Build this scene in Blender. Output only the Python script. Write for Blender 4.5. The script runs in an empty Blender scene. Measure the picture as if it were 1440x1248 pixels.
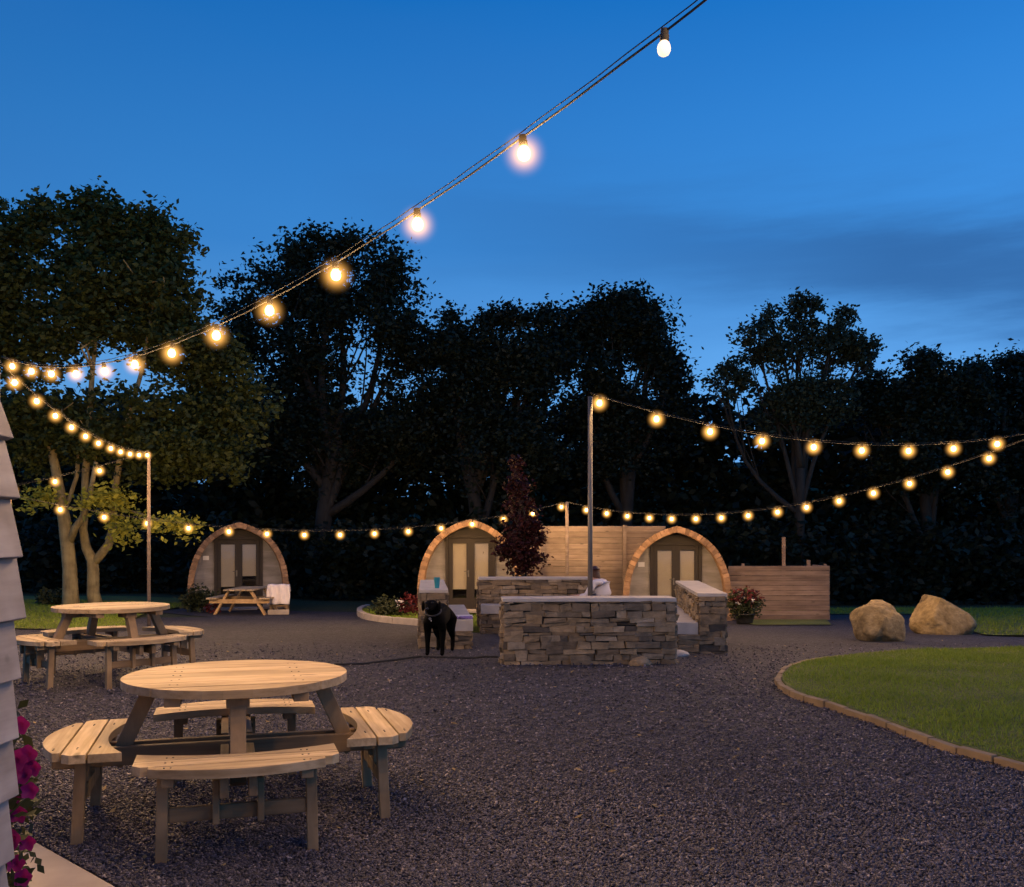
import bpy, bmesh, math, random
import numpy as np
from mathutils import Vector, Matrix, Euler
random.seed(11)
RNG = np.random.default_rng(7)
R = math.radians
scene = bpy.context.scene
col = scene.collection
F, HY, CX, H = 1350.0, 756.0, 720.0, 1.46      # lens in photo pixels, horizon row, centre column, eye height

# ------------------------------------------------------------------ terrain
def slope(x):
    if x >= 0: return .038
    if x >= -7: return .038 + (.030 - .038) * (-x / 7)
    if x >= -12: return .030 + (.020 - .030) * ((-x - 7) / 5)
    return .020
def g(x, y):
    t = max(0.0, min(y, 46.0) - 10.5)
    return -slope(x) * t
def P(px, py, Y):
    return Vector(((px - CX) / F * Y, Y, H - (py - HY) / F * Y))
def gp(px, py):
    a, b = 2.0, 60.0
    for _ in range(50):
        m = (a + b) / 2
        x = (px - CX) / F * m
        if H - (py - HY) / F * m > g(x, m): a = m
        else: b = m
    return Vector(((px - CX) / F * a, a, g((px - CX) / F * a, a)))

# ------------------------------------------------------------------ materials
def new_mat(name):
    m = bpy.data.materials.new(name); m.use_nodes = True
    nt = m.node_tree
    return m, nt, nt.nodes['Principled BSDF']
def node(nt, t, **kw):
    n = nt.nodes.new(t)
    for k, v in kw.items(): setattr(n, k, v)
    return n
def ramp(nt, fac, stops):
    r = node(nt, 'ShaderNodeValToRGB')
    e = r.color_ramp.elements
    while len(e) < len(stops): e.new(.5)
    for i, (p, c) in enumerate(stops):
        e[i].position = p; e[i].color = (*c, 1)
    nt.links.new(fac, r.inputs[0])
    return r.outputs[0]
def noise(nt, vec, scale, detail=4, rough=.55):
    n = node(nt, 'ShaderNodeTexNoise')
    n.inputs['Scale'].default_value = scale; n.inputs['Detail'].default_value = detail
    n.inputs['Roughness'].default_value = rough
    if vec is not None: nt.links.new(vec, n.inputs['Vector'])
    return n.outputs['Fac']
def mapping(nt, out, scale=(1, 1, 1), loc=(0, 0, 0)):
    m = node(nt, 'ShaderNodeMapping')
    m.inputs['Scale'].default_value = scale; m.inputs['Location'].default_value = loc
    nt.links.new(out, m.inputs['Vector'])
    return m.outputs[0]
def mix(nt, fac, a, b, mode='MIX'):
    m = node(nt, 'ShaderNodeMix', data_type='RGBA', blend_type=mode)
    for sock, v in ((m.inputs['Factor'], fac), (m.inputs['A'], a), (m.inputs['B'], b)):
        if isinstance(v, (int, float)): sock.default_value = v
        elif isinstance(v, tuple): sock.default_value = (*v, 1)
        else: nt.links.new(v, sock)
    return m.outputs['Result']
def math_n(nt, op, a, b=0.0, c=0.0):
    m = node(nt, 'ShaderNodeMath', operation=op)
    for i, v in enumerate((a, b, c)):
        if isinstance(v, (int, float)): m.inputs[i].default_value = v
        else: nt.links.new(v, m.inputs[i])
    return m.outputs[0]
def bump(nt, bsdf, h, strength, dist=.01):
    b = node(nt, 'ShaderNodeBump')
    b.inputs['Strength'].default_value = strength; b.inputs['Distance'].default_value = dist
    nt.links.new(h, b.inputs['Height']); nt.links.new(b.outputs[0], bsdf.inputs['Normal'])
def coords(nt, kind='Object'):
    return node(nt, 'ShaderNodeTexCoord').outputs[kind]
def island(nt):
    return node(nt, 'ShaderNodeNewGeometry').outputs['Random Per Island']

def wood_mat(name, c1, c2, grain=(1.6, 30, 30), var=.25, rough=.75, knots=True):
    m, nt, b = new_mat(name)
    co = coords(nt)
    isl = island(nt)
    off = node(nt, 'ShaderNodeVectorMath', operation='ADD')
    comb = node(nt, 'ShaderNodeCombineXYZ')
    nt.links.new(math_n(nt, 'MULTIPLY', isl, 37.0), comb.inputs[0])
    nt.links.new(math_n(nt, 'MULTIPLY', isl, 11.0), comb.inputs[1])
    nt.links.new(co, off.inputs[0]); nt.links.new(comb.outputs[0], off.inputs[1])
    n1 = noise(nt, mapping(nt, off.outputs[0], grain), 1.0, 6, .6)
    n2 = noise(nt, mapping(nt, off.outputs[0], (1.2, 3, 3)), 1.7, 3)
    c = ramp(nt, n1, [(.3, c2), (.62, c1)])
    blot = ramp(nt, n2, [(.3, (.72, .68, .64)), (.62, (1.08, 1.06, 1.04))])
    c = mix(nt, 1.0, c, blot, 'MULTIPLY')
    shade = ramp(nt, isl, [(0, (1 - var,) * 3), (1, (1 + var * .4,) * 3)])
    c = mix(nt, 1.0, c, shade, 'MULTIPLY')
    if knots:
        v = node(nt, 'ShaderNodeTexVoronoi'); v.inputs['Scale'].default_value = 1.0
        nt.links.new(mapping(nt, off.outputs[0], (2.1, 6.5, 6.5)), v.inputs['Vector'])
        kf = ramp(nt, v.outputs['Distance'], [(.05, (.75,) * 3), (.13, (0,) * 3)])
        c = mix(nt, kf, c, tuple(x * .35 for x in c2))
    nt.links.new(c, b.inputs['Base Color'])
    b.inputs['Roughness'].default_value = rough
    bump(nt, b, n1, .35, .004)
    return m
def plain(name, c, rough=.6, metal=0.0, var=.15, scale=8.0, bs=.0):
    m, nt, b = new_mat(name)
    n = noise(nt, coords(nt), scale, 4)
    cc = ramp(nt, n, [(.3, tuple(x * (1 - var) for x in c)), (.7, tuple(min(1, x * (1 + var)) for x in c))])
    nt.links.new(cc, b.inputs['Base Color'])
    b.inputs['Roughness'].default_value = rough; b.inputs['Metallic'].default_value = metal
    if bs: bump(nt, b, n, bs, .01)
    return m
def leaf_mat(name, c1, c2, trans=.25, rough=.6, ns=.6, nw=.3):
    m, nt, b = new_mat(name)
    isl = island(nt)
    n = noise(nt, coords(nt), ns, 3)
    f = math_n(nt, 'ADD', math_n(nt, 'MULTIPLY', isl, 1 - nw), math_n(nt, 'MULTIPLY', n, nw))
    c = ramp(nt, f, [(.1, c1), (.85, c2)])
    nt.links.new(c, b.inputs['Base Color'])
    b.inputs['Roughness'].default_value = rough
    b.inputs['Specular IOR Level'].default_value = .3
    t = node(nt, 'ShaderNodeBsdfTranslucent'); nt.links.new(c, t.inputs['Color'])
    ms = node(nt, 'ShaderNodeMixShader'); ms.inputs[0].default_value = trans
    nt.links.new(b.outputs[0], ms.inputs[1]); nt.links.new(t.outputs[0], ms.inputs[2])
    nt.links.new(ms.outputs[0], nt.nodes['Material Output'].inputs['Surface'])
    return m
def emit_mat(name, c, s):
    m, nt, b = new_mat(name)
    b.inputs['Base Color'].default_value = (*c, 1)
    b.inputs['Emission Color'].default_value = (*c, 1)
    b.inputs['Emission Strength'].default_value = s
    return m

M = {}
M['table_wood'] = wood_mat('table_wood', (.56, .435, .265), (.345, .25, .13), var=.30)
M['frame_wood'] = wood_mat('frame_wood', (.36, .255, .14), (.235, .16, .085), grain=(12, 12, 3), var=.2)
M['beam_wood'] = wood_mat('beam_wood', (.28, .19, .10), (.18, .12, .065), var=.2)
M['new_wood'] = wood_mat('new_wood', (.62, .42, .20), (.45, .28, .12), grain=(10, 10, 3))
M['fence_wood'] = wood_mat('fence_wood', (.27, .21, .165), (.175, .13, .10), grain=(1.2, 28, 28), var=.35)
M['fence_red'] = wood_mat('fence_red', (.34, .235, .165), (.215, .14, .095), grain=(1.2, 28, 28), var=.3)
M['shingle'] = wood_mat('shingle', (.42, .255, .14), (.27, .15, .075), grain=(9, 9, 9), var=.5, knots=False)
M['lap_board'] = wood_mat('lap_board', (.36, .345, .355), (.235, .222, .23), grain=(14, 1.4, 14), var=.22)
M['pod_face'] = wood_mat('pod_face', (.285, .272, .26), (.235, .224, .214), grain=(2, 2, 24), var=.08, knots=False)
M['door_frame'] = plain('door_frame', (.019, .013, .009), .7)
M['blind'] = plain('blind', (.50, .43, .31), .8, var=.06, scale=3)
M['white'] = plain('white_paint', (.72, .70, .66), .5, var=.05)
M['steel'] = plain('steel', (.13, .12, .11), .5, .4)
M['dark_steel'] = plain('dark_steel', (.03, .03, .03), .7, .0)
M['rubber'] = plain('rubber', (.012, .012, .014), .8)
M['bolt'] = plain('bolt', (.03, .03, .032), .5, .5)
M['coping'] = plain('coping_stone', (.42, .385, .35), .8, var=.14, scale=5, bs=.3)
M['slab'] = plain('paving_stone', (.36, .31, .265), .85, var=.16, scale=4, bs=.35)
M['mortar'] = plain('mortar', (.06, .05, .045), .95)
M['maple_bark'] = wood_mat('maple_bark', (.36, .29, .13), (.19, .145, .065), grain=(9, 9, 2.2), var=.1, knots=False, rough=.9)
M['bark'] = wood_mat('bark', (.040, .032, .022), (.02, .016, .011), grain=(9, 9, 2.2), var=.1, knots=False, rough=.9)
M['stem'] = plain('stem', (.05, .07, .025), .7)
M['cloth'] = plain('cloth', (.76, .70, .70), .9, var=.05, bs=.3)
M['shirt'] = plain('shirt', (.60, .58, .62), .9, var=.06, bs=.3)
M['jeans'] = plain('jeans', (.035, .045, .08), .9)
M['skin'] = plain('skin', (.42, .25, .18), .55, var=.06)
M['hair'] = plain('hair', (.045, .018, .012), .5, var=.4, scale=40)
M['cup'] = plain('cup', (.02, .22, .30), .35)
M['purple'] = plain('purple_print', (.20, .14, .38), .6, var=.5, scale=30)
M['fur'] = plain('black_fur', (.0025, .0024, .0023), .8, var=.5, scale=60, bs=.3)
M['fur'].node_tree.nodes['Principled BSDF'].inputs['Specular IOR Level'].default_value = .06
M['collar'] = plain('collar', (.02, .02, .025), .5)
M['tag'] = plain('tag', (.6, .6, .58), .25, .9)
M['nose'] = plain('nose', (.012, .010, .010), .25)
M['pot'] = plain('pot', (.02, .019, .018), .5)
M['terracotta'] = plain('terracotta', (.30, .14, .08), .8)
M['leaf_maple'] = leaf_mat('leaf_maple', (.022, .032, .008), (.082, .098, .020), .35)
M['leaf_lit'] = leaf_mat('leaf_low_lit', (.27, .27, .04), (.66, .60, .08), .48)  # maple leaves near the bulbs, lamplight painted into a brighter yellow
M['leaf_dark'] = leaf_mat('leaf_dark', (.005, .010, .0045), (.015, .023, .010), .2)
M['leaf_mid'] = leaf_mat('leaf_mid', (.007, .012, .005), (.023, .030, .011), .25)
M['leaf_ash'] = leaf_mat('leaf_ash', (.014, .024, .014), (.045, .06, .03), .25)
M['leaf_red'] = leaf_mat('leaf_red', (.012, .003, .0035), (.055, .011, .012), .22)
M['leaf_bush'] = leaf_mat('leaf_bush', (.015, .024, .009), (.055, .062, .022), .2)
M['petal_red'] = leaf_mat('petal_red', (.07, .008, .010), (.16, .024, .024), .2)
M['petal_white'] = leaf_mat('petal_white', (.6, .55, .5), (.8, .75, .7), .2)
M['petal_magenta'] = leaf_mat('petal_magenta', (.16, .006, .09), (.30, .015, .17), .3)
M['grass'] = leaf_mat('grass_blade', (.10, .155, .013), (.29, .38, .048), .35, ns=1.4, nw=.55)
BULB = 2250.0
M['bulb'] = emit_mat('bulb_glow', (1.0, .57, .22), BULB)
M['bulb_large'] = emit_mat('bulb_glow_large', (1.0, .57, .22), BULB * .36)
M['bulb_dim'] = emit_mat('bulb_glow_dim', (1.0, .80, .56), 1.25)
# glass
m, nt, b = new_mat('glass')
tr = node(nt, 'ShaderNodeBsdfTransparent'); tr.inputs[0].default_value = (.9, .9, .9, 1)
gl = node(nt, 'ShaderNodeBsdfGlossy'); gl.inputs['Roughness'].default_value = .05
ms = node(nt, 'ShaderNodeMixShader'); ms.inputs[0].default_value = .03
nt.links.new(tr.outputs[0], ms.inputs[1]); nt.links.new(gl.outputs[0], ms.inputs[2])
nt.links.new(ms.outputs[0], nt.nodes['Material Output'].inputs['Surface']); M['glass'] = m
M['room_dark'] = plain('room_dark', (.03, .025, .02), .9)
# wall stone
m, nt, b = new_mat('wall_stone')
isl = island(nt); co = coords(nt)
c = ramp(nt, isl, [(0, (.07, .06, .05)), (.25, (.25, .185, .112)), (.45, (.145, .12, .088)), (.65, (.31, .23, .135)), (.85, (.215, .175, .125)), (1, (.38, .31, .22))])
n = noise(nt, co, 9, 6, .65); n2 = noise(nt, mapping(nt, co, (6, 6, 30)), 1, 4)
c = mix(nt, 1.0, c, ramp(nt, n, [(.3, (.55, .53, .5)), (.7, (1.25, 1.2, 1.15))]), 'MULTIPLY')
nt.links.new(c, b.inputs['Base Color']); b.inputs['Roughness'].default_value = .85
bump(nt, b, math_n(nt, 'ADD', n, n2), .6, .02); M['stone'] = m
# boulder
m, nt, b = new_mat('boulder')
co = coords(nt); n = noise(nt, co, 3.0, 8, .62); n2 = noise(nt, co, 14, 5, .6)
c = ramp(nt, n, [(.28, (.07, .048, .022)), (.42, (.24, .175, .08)), (.66, (.37, .285, .15))])
c = mix(nt, 1.0, c, ramp(nt, n2, [(.3, (.65, .63, .6)), (.65, (1.1, 1.1, 1.1))]), 'MULTIPLY')
nt.links.new(c, b.inputs['Base Color']); b.inputs['Roughness'].default_value = .9
bump(nt, b, math_n(nt, 'ADD', n, math_n(nt, 'MULTIPLY', n2, .5)), .8, .06); M['boulder'] = m
# gravel bed + chips
m, nt, b = new_mat('gravel_bed')
co = coords(nt)
v = node(nt, 'ShaderNodeTexVoronoi'); v.inputs['Scale'].default_value = 26; nt.links.new(co, v.inputs['Vector'])
v2 = node(nt, 'ShaderNodeTexVoronoi'); v2.inputs['Scale'].default_value = 55; nt.links.new(co, v2.inputs['Vector'])
n = noise(nt, co, .8, 5)
sep = node(nt, 'ShaderNodeSeparateColor'); nt.links.new(v.outputs['Color'], sep.inputs[0])
c = ramp(nt, sep.outputs[0], [(0, (.011, .0115, .0175)), (.5, (.029, .029, .046)), (1, (.064, .064, .092))])
c = mix(nt, 1.0, c, ramp(nt, n, [(.35, (.75, .72, .74)), (.65, (1.15, 1.1, 1.08))]), 'MULTIPLY')
nt.links.new(c, b.inputs['Base Color']); b.inputs['Roughness'].default_value = .75
hh = math_n(nt, 'ADD', math_n(nt, 'MULTIPLY', sep.outputs[1], .8), math_n(nt, 'SUBTRACT', .6, v2.outputs['Distance']))
bump(nt, b, hh, 1.0, .03); M['gravel_bed'] = m
m, nt, b = new_mat('slate_chip')
isl = island(nt)
c = ramp(nt, isl, [(0, (.013, .0135, .022)), (.5, (.044, .0445, .072)), (.93, (.096, .095, .136)), (1, (.27, .25, .27))])
n = noise(nt, coords(nt), .55, 5)
c = mix(nt, 1.0, c, ramp(nt, n, [(.33, (.66, .66, .72)), (.66, (1.28, 1.18, 1.10))]), 'MULTIPLY')
nt.links.new(c, b.inputs['Base Color']); b.inputs['Roughness'].default_value = .62; M['chip'] = m
# grassy soil
def grass_ground(name, c1, c2):
    m, nt, b = new_mat(name)
    co = coords(nt); n = noise(nt, co, 1.1, 6, .6); n2 = noise(nt, co, 60, 4, .7)
    c = ramp(nt, n, [(.3, c1), (.7, c2)])
    c = mix(nt, 1.0, c, ramp(nt, n2, [(.3, (.5,) * 3), (.7, (1.3,) * 3)]), 'MULTIPLY')
    nt.links.new(c, b.inputs['Base Color']); b.inputs['Roughness'].default_value = .95
    bump(nt, b, n2, 1.0, .03)
    return m
M['lawn'] = grass_ground('lawn_turf', (.09, .12, .014), (.18, .20, .035))
M['ground'] = grass_ground('rough_ground', (.016, .027, .003), (.034, .046, .006))

# ------------------------------------------------------------------ mesh builder
class MB:
    def __init__(s): s.v, s.f = [], []
    def add(s, vs, fs):
        k = len(s.v); s.v += [tuple(v) for v in vs]; s.f += [tuple(i + k for i in f) for f in fs]
    def box(s, c, size, rot=None, jit=0.0, taper=None):
        hx, hy, hz = (q / 2 for q in size)
        pts = [Vector((x, y, z)) for z in (-hz, hz) for y in (-hy, hy) for x in (-hx, hx)]
        if taper:
            for p in pts[4:]: p.x *= taper; p.y *= taper
        if jit: pts = [p + Vector([random.uniform(-jit, jit) for _ in range(3)]) for p in pts]
        mtx = rot.to_matrix() if isinstance(rot, Euler) else rot
        c = Vector(c)
        pts = [c + (mtx @ p if mtx is not None else p) for p in pts]
        s.add(pts, [(0, 2, 3, 1), (4, 5, 7, 6), (0, 1, 5, 4), (2, 6, 7, 3), (0, 4, 6, 2), (1, 3, 7, 5)])
    def bar(s, a, b, w, d, up=Vector((0, 0, 1))):
        a, b = Vector(a), Vector(b); z = (b - a); L = z.length; z.normalize()
        x = up.cross(z)
        if x.length < 1e-4: x = Vector((1, 0, 0))
        x.normalize(); y = z.cross(x)
        mtx = Matrix((x, y, z)).transposed()
        s.box((a + b) / 2, (w, d, L), mtx)
    def prism(s, poly, z0, z1, mtx=None):
        n = len(poly)
        vs = [Vector((x, y, z0)) for x, y in poly] + [Vector((x, y, z1)) for x, y in poly]
        if mtx is not None: vs = [mtx @ v for v in vs]
        s.add(vs, [tuple(range(n))[::-1], tuple(range(n, 2 * n))] + [(i, (i + 1) % n, n + (i + 1) % n, n + i) for i in range(n)])
    def tube(s, pts, rad, n=10, cap=True):
        pts = [Vector(p) for p in pts]
        if not isinstance(rad, (list, tuple)): rad = [rad] * len(pts)
        vs, prev = [], None
        for i, p in enumerate(pts):
            t = (pts[min(i + 1, len(pts) - 1)] - pts[max(i - 1, 0)]).normalized()
            if prev is None:
                x = t.orthogonal().normalized()
            else:
                x = (prev - t * prev.dot(t))
                x = x.normalized() if x.length > 1e-5 else t.orthogonal().normalized()
            prev = x; y = t.cross(x)
            for k in range(n):
                a = 2 * math.pi * k / n
                vs.append(p + (x * math.cos(a) + y * math.sin(a)) * rad[i])
        fs = [(i * n + k, i * n + (k + 1) % n, (i + 1) * n + (k + 1) % n, (i + 1) * n + k) for i in range(len(pts) - 1) for k in range(n)]
        if cap:
            fs += [tuple(range(n))[::-1], tuple(range((len(pts) - 1) * n, len(pts) * n))]
        s.add(vs, fs)
    def lathe(s, prof, c=(0, 0, 0), n=16):
        c = Vector(c)
        vs = [c + Vector((r * math.cos(2 * math.pi * k / n), r * math.sin(2 * math.pi * k / n), z)) for r, z in prof for k in range(n)]
        fs = [(i * n + k, i * n + (k + 1) % n, (i + 1) * n + (k + 1) % n, (i + 1) * n + k) for i in range(len(prof) - 1) for k in range(n)]
        fs += [tuple(range(n))[::-1], tuple(range((len(prof) - 1) * n, len(prof) * n))]
        s.add(vs, fs)
    def ball(s, c, r, n=12, m=8, sq=(1, 1, 1)):
        c = Vector(c); vs = []
        for i in range(1, m):
            a = math.pi * i / m
            for k in range(n):
                t = 2 * math.pi * k / n
                vs.append(c + Vector((r * sq[0] * math.sin(a) * math.cos(t), r * sq[1] * math.sin(a) * math.sin(t), r * sq[2] * math.cos(a))))
        vs += [c + Vector((0, 0, r * sq[2])), c - Vector((0, 0, r * sq[2]))]
        fs = [((i + 1) * n + k, (i + 1) * n + (k + 1) % n, i * n + (k + 1) % n, i * n + k) for i in range(m - 2) for k in range(n)]
        T, B = len(vs) - 2, len(vs) - 1
        fs += [(k, (k + 1) % n, T) for k in range(n)] + [((m - 2) * n + (k + 1) % n, (m - 2) * n + k, B) for k in range(n)]
        s.add(vs, fs)
    def build(s, name, mat, parent=None, smooth=False, bevel=0.0, loc=None, rot=None):
        me = bpy.data.meshes.new(name)
        me.from_pydata(s.v, [], s.f); me.update()
        me.materials.append(M[mat] if isinstance(mat, str) else mat)
        if smooth: me.polygons.foreach_set('use_smooth', [True] * len(me.polygons))
        o = bpy.data.objects.new(name, me); col.objects.link(o)
        if parent is not None: o.parent = parent
        if loc is not None: o.location = loc
        if rot is not None: o.rotation_euler = rot
        if bevel:
            md = o.modifiers.new('bevel', 'BEVEL'); md.width = bevel; md.segments = 2; md.limit_method = 'ANGLE'; md.angle_limit = R(40)
        return o
def np_mesh(name, verts, faces_n, mat, parent=None, smooth=False):
    """verts (N,3) array; every face has faces_n consecutive verts unless an index array is given"""
    me = bpy.data.meshes.new(name)
    if isinstance(faces_n, int):
        idx = np.arange(len(verts), dtype=np.int32); k = faces_n
    else:
        idx = faces_n.astype(np.int32).ravel(); k = faces_n.shape[1]
    nf = len(idx) // k
    me.vertices.add(len(verts)); me.vertices.foreach_set('co', np.asarray(verts, dtype=np.float32).ravel())
    me.loops.add(len(idx)); me.loops.foreach_set('vertex_index', idx)
    me.polygons.add(nf); me.polygons.foreach_set('loop_start', np.arange(0, nf * k, k, dtype=np.int32))
    me.update(calc_edges=True); me.validate()
    me.materials.append(M[mat])
    if smooth: me.polygons.foreach_set('use_smooth', [True] * len(me.polygons))
    o = bpy.data.objects.new(name, me); col.objects.link(o)
    if parent is not None: o.parent = parent
    return o
def tag(o, label=None, cat=None, group=None, kind=None):
    if label: o['label'] = label
    if cat: o['category'] = cat
    if group: o['group'] = group
    if kind: o['kind'] = kind
    return o
def empty(name, loc=(0, 0, 0), rz=0.0, label=None, cat=None, group=None):
    o = bpy.data.objects.new(name, None); col.objects.link(o)
    o.empty_display_size = .2
    o.location = loc; o.rotation_euler = (0, 0, rz)
    return tag(o, label, cat, group)
def copy_tree(o, parent=None):
    c = o.copy(); col.objects.link(c)
    if parent is not None: c.parent = parent
    for ch in list(o.children): copy_tree(ch, c)
    return c

# ------------------------------------------------------------------ ground sheets
def interp(tab, y):
    if y <= tab[0][0]: return tab[0][1]
    for (a, va), (b, vb) in zip(tab, tab[1:]):
        if y <= b: return va + (vb - va) * (y - a) / (b - a)
    return tab[-1][1]
def sheet(name, mat, y0, y1, xl, xr, dz, dy=.2, nx=24, skirt=0.0):
    rows = max(2, int((y1 - y0) / dy)) + 1
    mb = MB(); vs = []
    for i in range(rows):
        y = y0 + (y1 - y0) * i / (rows - 1)
        a, b_ = xl(y), xr(y)
        for k in range(nx + 1):
            t = k / nx; t = t * t if False else t
            x = a + (b_ - a) * t
            vs.append((x, y, g(x, y) + dz))
    fs = [(i * (nx + 1) + k, i * (nx + 1) + k + 1, (i + 1) * (nx + 1) + k + 1, (i + 1) * (nx + 1) + k) for i in range(rows - 1) for k in range(nx)]
    mb.add(vs, fs)
    if skirt:
        ring = [k for k in range(nx + 1)] + [i * (nx + 1) + nx for i in range(1, rows)] + [(rows - 1) * (nx + 1) + k for k in range(nx - 1, -1, -1)] + [i * (nx + 1) for i in range(rows - 2, 0, -1)]
        low = [(vs[i][0], vs[i][1], vs[i][2] - skirt) for i in ring]
        k0 = len(mb.v); mb.v += low; n = len(ring)
        for j in range(n):
            mb.f.append((ring[(j + 1) % n], ring[j], k0 + j, k0 + (j + 1) % n))
    return mb.build(name, mat, smooth=False)
ys = [-14, -6, 0, 4, 8, 10.5, 13, 16, 20, 24, 28, 32, 36, 41, 46, 60, 80, 110]
xs = [-70, -45, -30, -20, -14, -12, -9.5, -7, -4.6, -2.3, 0, 3, 7, 12, 20, 32, 50, 70]
mb = MB(); mb.add([(x, y, g(x, y) - .012) for y in ys for x in xs], [(i * len(xs) + k, i * len(xs) + k + 1, (i + 1) * len(xs) + k + 1, (i + 1) * len(xs) + k) for i in range(len(ys) - 1) for k in range(len(xs) - 1)])
tag(mb.build('ground', 'ground'), kind='structure')
GL = [(-5, -13), (16.9, -13), (17.4, -6.9), (20.4, -8.0), (21.0, -8.1), (21.6, -6.7), (23.2, -8.6), (25, -8.6)]
GR = [(-5, 14), (15.2, 14), (15.6, 9.2), (16.4, 8.1), (19, 8.8), (24, 10.6), (25, 10.6)]
tag(sheet('gravel_yard', 'gravel_bed', -5, 25, lambda y: interp(GL, y), lambda y: interp(GR, y), .0, nx=40), kind='structure')

# raised lawn with its stone kerb
LW = [(3.8, 9.0), (4.1, 6.0), (4.6, 4.4), (5.3, 3.55), (6.03, 3.21), (6.6, 3.0), (7.47, 2.88), (8.08, 2.75), (8.61, 2.62), (9.1, 2.61), (9.5, 2.67), (9.9, 2.79), (10.54, 3.06), (11.1, 3.4), (11.6, 3.8), (12.2, 4.45), (12.7, 5.3), (13.0, 6.4), (13.25, 8.0), (13.3, 9.0)]
tag(sheet('lawn', 'lawn', 3.8, 13.3, lambda y: interp(LW, y), lambda y: 13.0, .055, dy=.1, nx=20, skirt=.06), kind='structure')
def catmull(pts, step):
    out = []
    for i in range(len(pts) - 1):
        p0, p1, p2, p3 = pts[max(i - 1, 0)], pts[i], pts[i + 1], pts[min(i + 2, len(pts) - 1)]
        n = max(2, int((Vector(p2) - Vector(p1)).length / .03))
        for k in range(n):
            t = k / n
            out.append(tuple(.5 * ((2 * p1[j]) + (-p0[j] + p2[j]) * t + (2 * p0[j] - 5 * p1[j] + 4 * p2[j] - p3[j]) * t * t + (-p0[j] + 3 * p1[j] - 3 * p2[j] + p3[j]) * t ** 3) for j in range(2)))
    out.append(pts[-1])
    res, acc, last = [out[0]], 0, Vector(out[0])
    for p in out[1:]:
        if (Vector(p) - last).length >= step: res.append(p); last = Vector(p)
    return res
def kerb(name, pts, w, h, step, mat, base=-.02):
    mb = MB(); path = catmull(pts, step)
    for a, b_ in zip(path, path[1:]):
        a, b_ = Vector(a), Vector(b_); d = b_ - a; m_ = (a + b_) / 2
        hh = h + random.uniform(-.006, .008)
        mb.box((m_.x + random.uniform(-.006, .006), m_.y + random.uniform(-.006, .006), g(m_.x, m_.y) + base + hh / 2), (d.length - .008, w + random.uniform(-.008, .008), hh), Euler((random.uniform(-.03, .03), random.uniform(-.02, .02), math.atan2(d.y, d.x) + random.uniform(-.03, .03))), jit=.004)
    return tag(mb.build(name, mat, bevel=.006), kind='structure')
M['kerb'] = plain('kerb_stone', (.23, .16, .085), .85, var=.25, scale=4, bs=.4)
kerb('lawn_kerb', [(x - .03, y) for y, x in LW[:-1]], .055, .074, .28, 'kerb')

# grass bed in front of the middle cabin
BL = [(16.9, .1), (17.3, -.75), (18.6, -1.35), (19.4, -1.9), (20.2, -2.55), (21.5, -3.2), (23, -3.6), (25, -3.9), (27, -4.0)]
BR = [(16.9, .4), (17.3, 2.3), (18.6, 3.0), (19.4, 2.9), (20.5, 2.6), (27, 2.6)]
tag(sheet('grass_bed', 'lawn', 16.9, 27, lambda y: interp(BL, y), lambda y: interp(BR, y), .10, nx=14, skirt=.12), kind='structure')
kerb('grass_bed_kerb', [(x - .04, y) for y, x in BL[1:]], .12, .15, .34, 'slab')
tag(sheet('grass_strip', 'lawn', 19.7, 21.95, lambda y: 4.95 + (y - 19.7) * .06, lambda y: 6.55 + (y - 19.7) * .29, .02, nx=6), kind='structure')
tag(sheet('grass_verge', 'lawn', 17.0, 30.0, lambda y: -16, lambda y: interp([(17.0, -6.95), (17.4, -6.95), (20.4, -8.05), (23.2, -8.7), (30, -8.7)], y), .022, nx=10), kind='structure')
tag(sheet('grass_field', 'lawn', 16.3, 29.5, lambda y: interp(GR, y) - .02 if y < 25 else 4.5, lambda y: 20, .022, nx=16), kind='structure')
n = 22000
Y = RNG.uniform(16.3, 29, n); X = RNG.uniform(4.6, 15.5, n)
ok = X > np.where(Y < 25, np.interp(Y, [a for a, _ in GR], [b_ for _, b_ in GR]), 4.6)
FIELD = (X[ok], Y[ok])
# paving by the shingled cabin
mb = MB()
for c_, sz in (((-2.2, 3.87), (1.0, .88)), ((-1.455, 3.20), (.98, .88)), ((-2.80, 3.21), (1.0, .9)), ((-2.95, 4.55), (.98, .87)), ((-2.06, 2.53), (.98, .9)), ((-.72, 2.53), (.3, .3)))[:5]:
    mb.box((c_[0], c_[1], 0.0 + random.uniform(-.003, .003)), (*sz, .075), Euler((0, 0, R(-43))), jit=.006)
tag(mb.build('paving_path', 'slab', bevel=.008), kind='structure')

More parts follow.
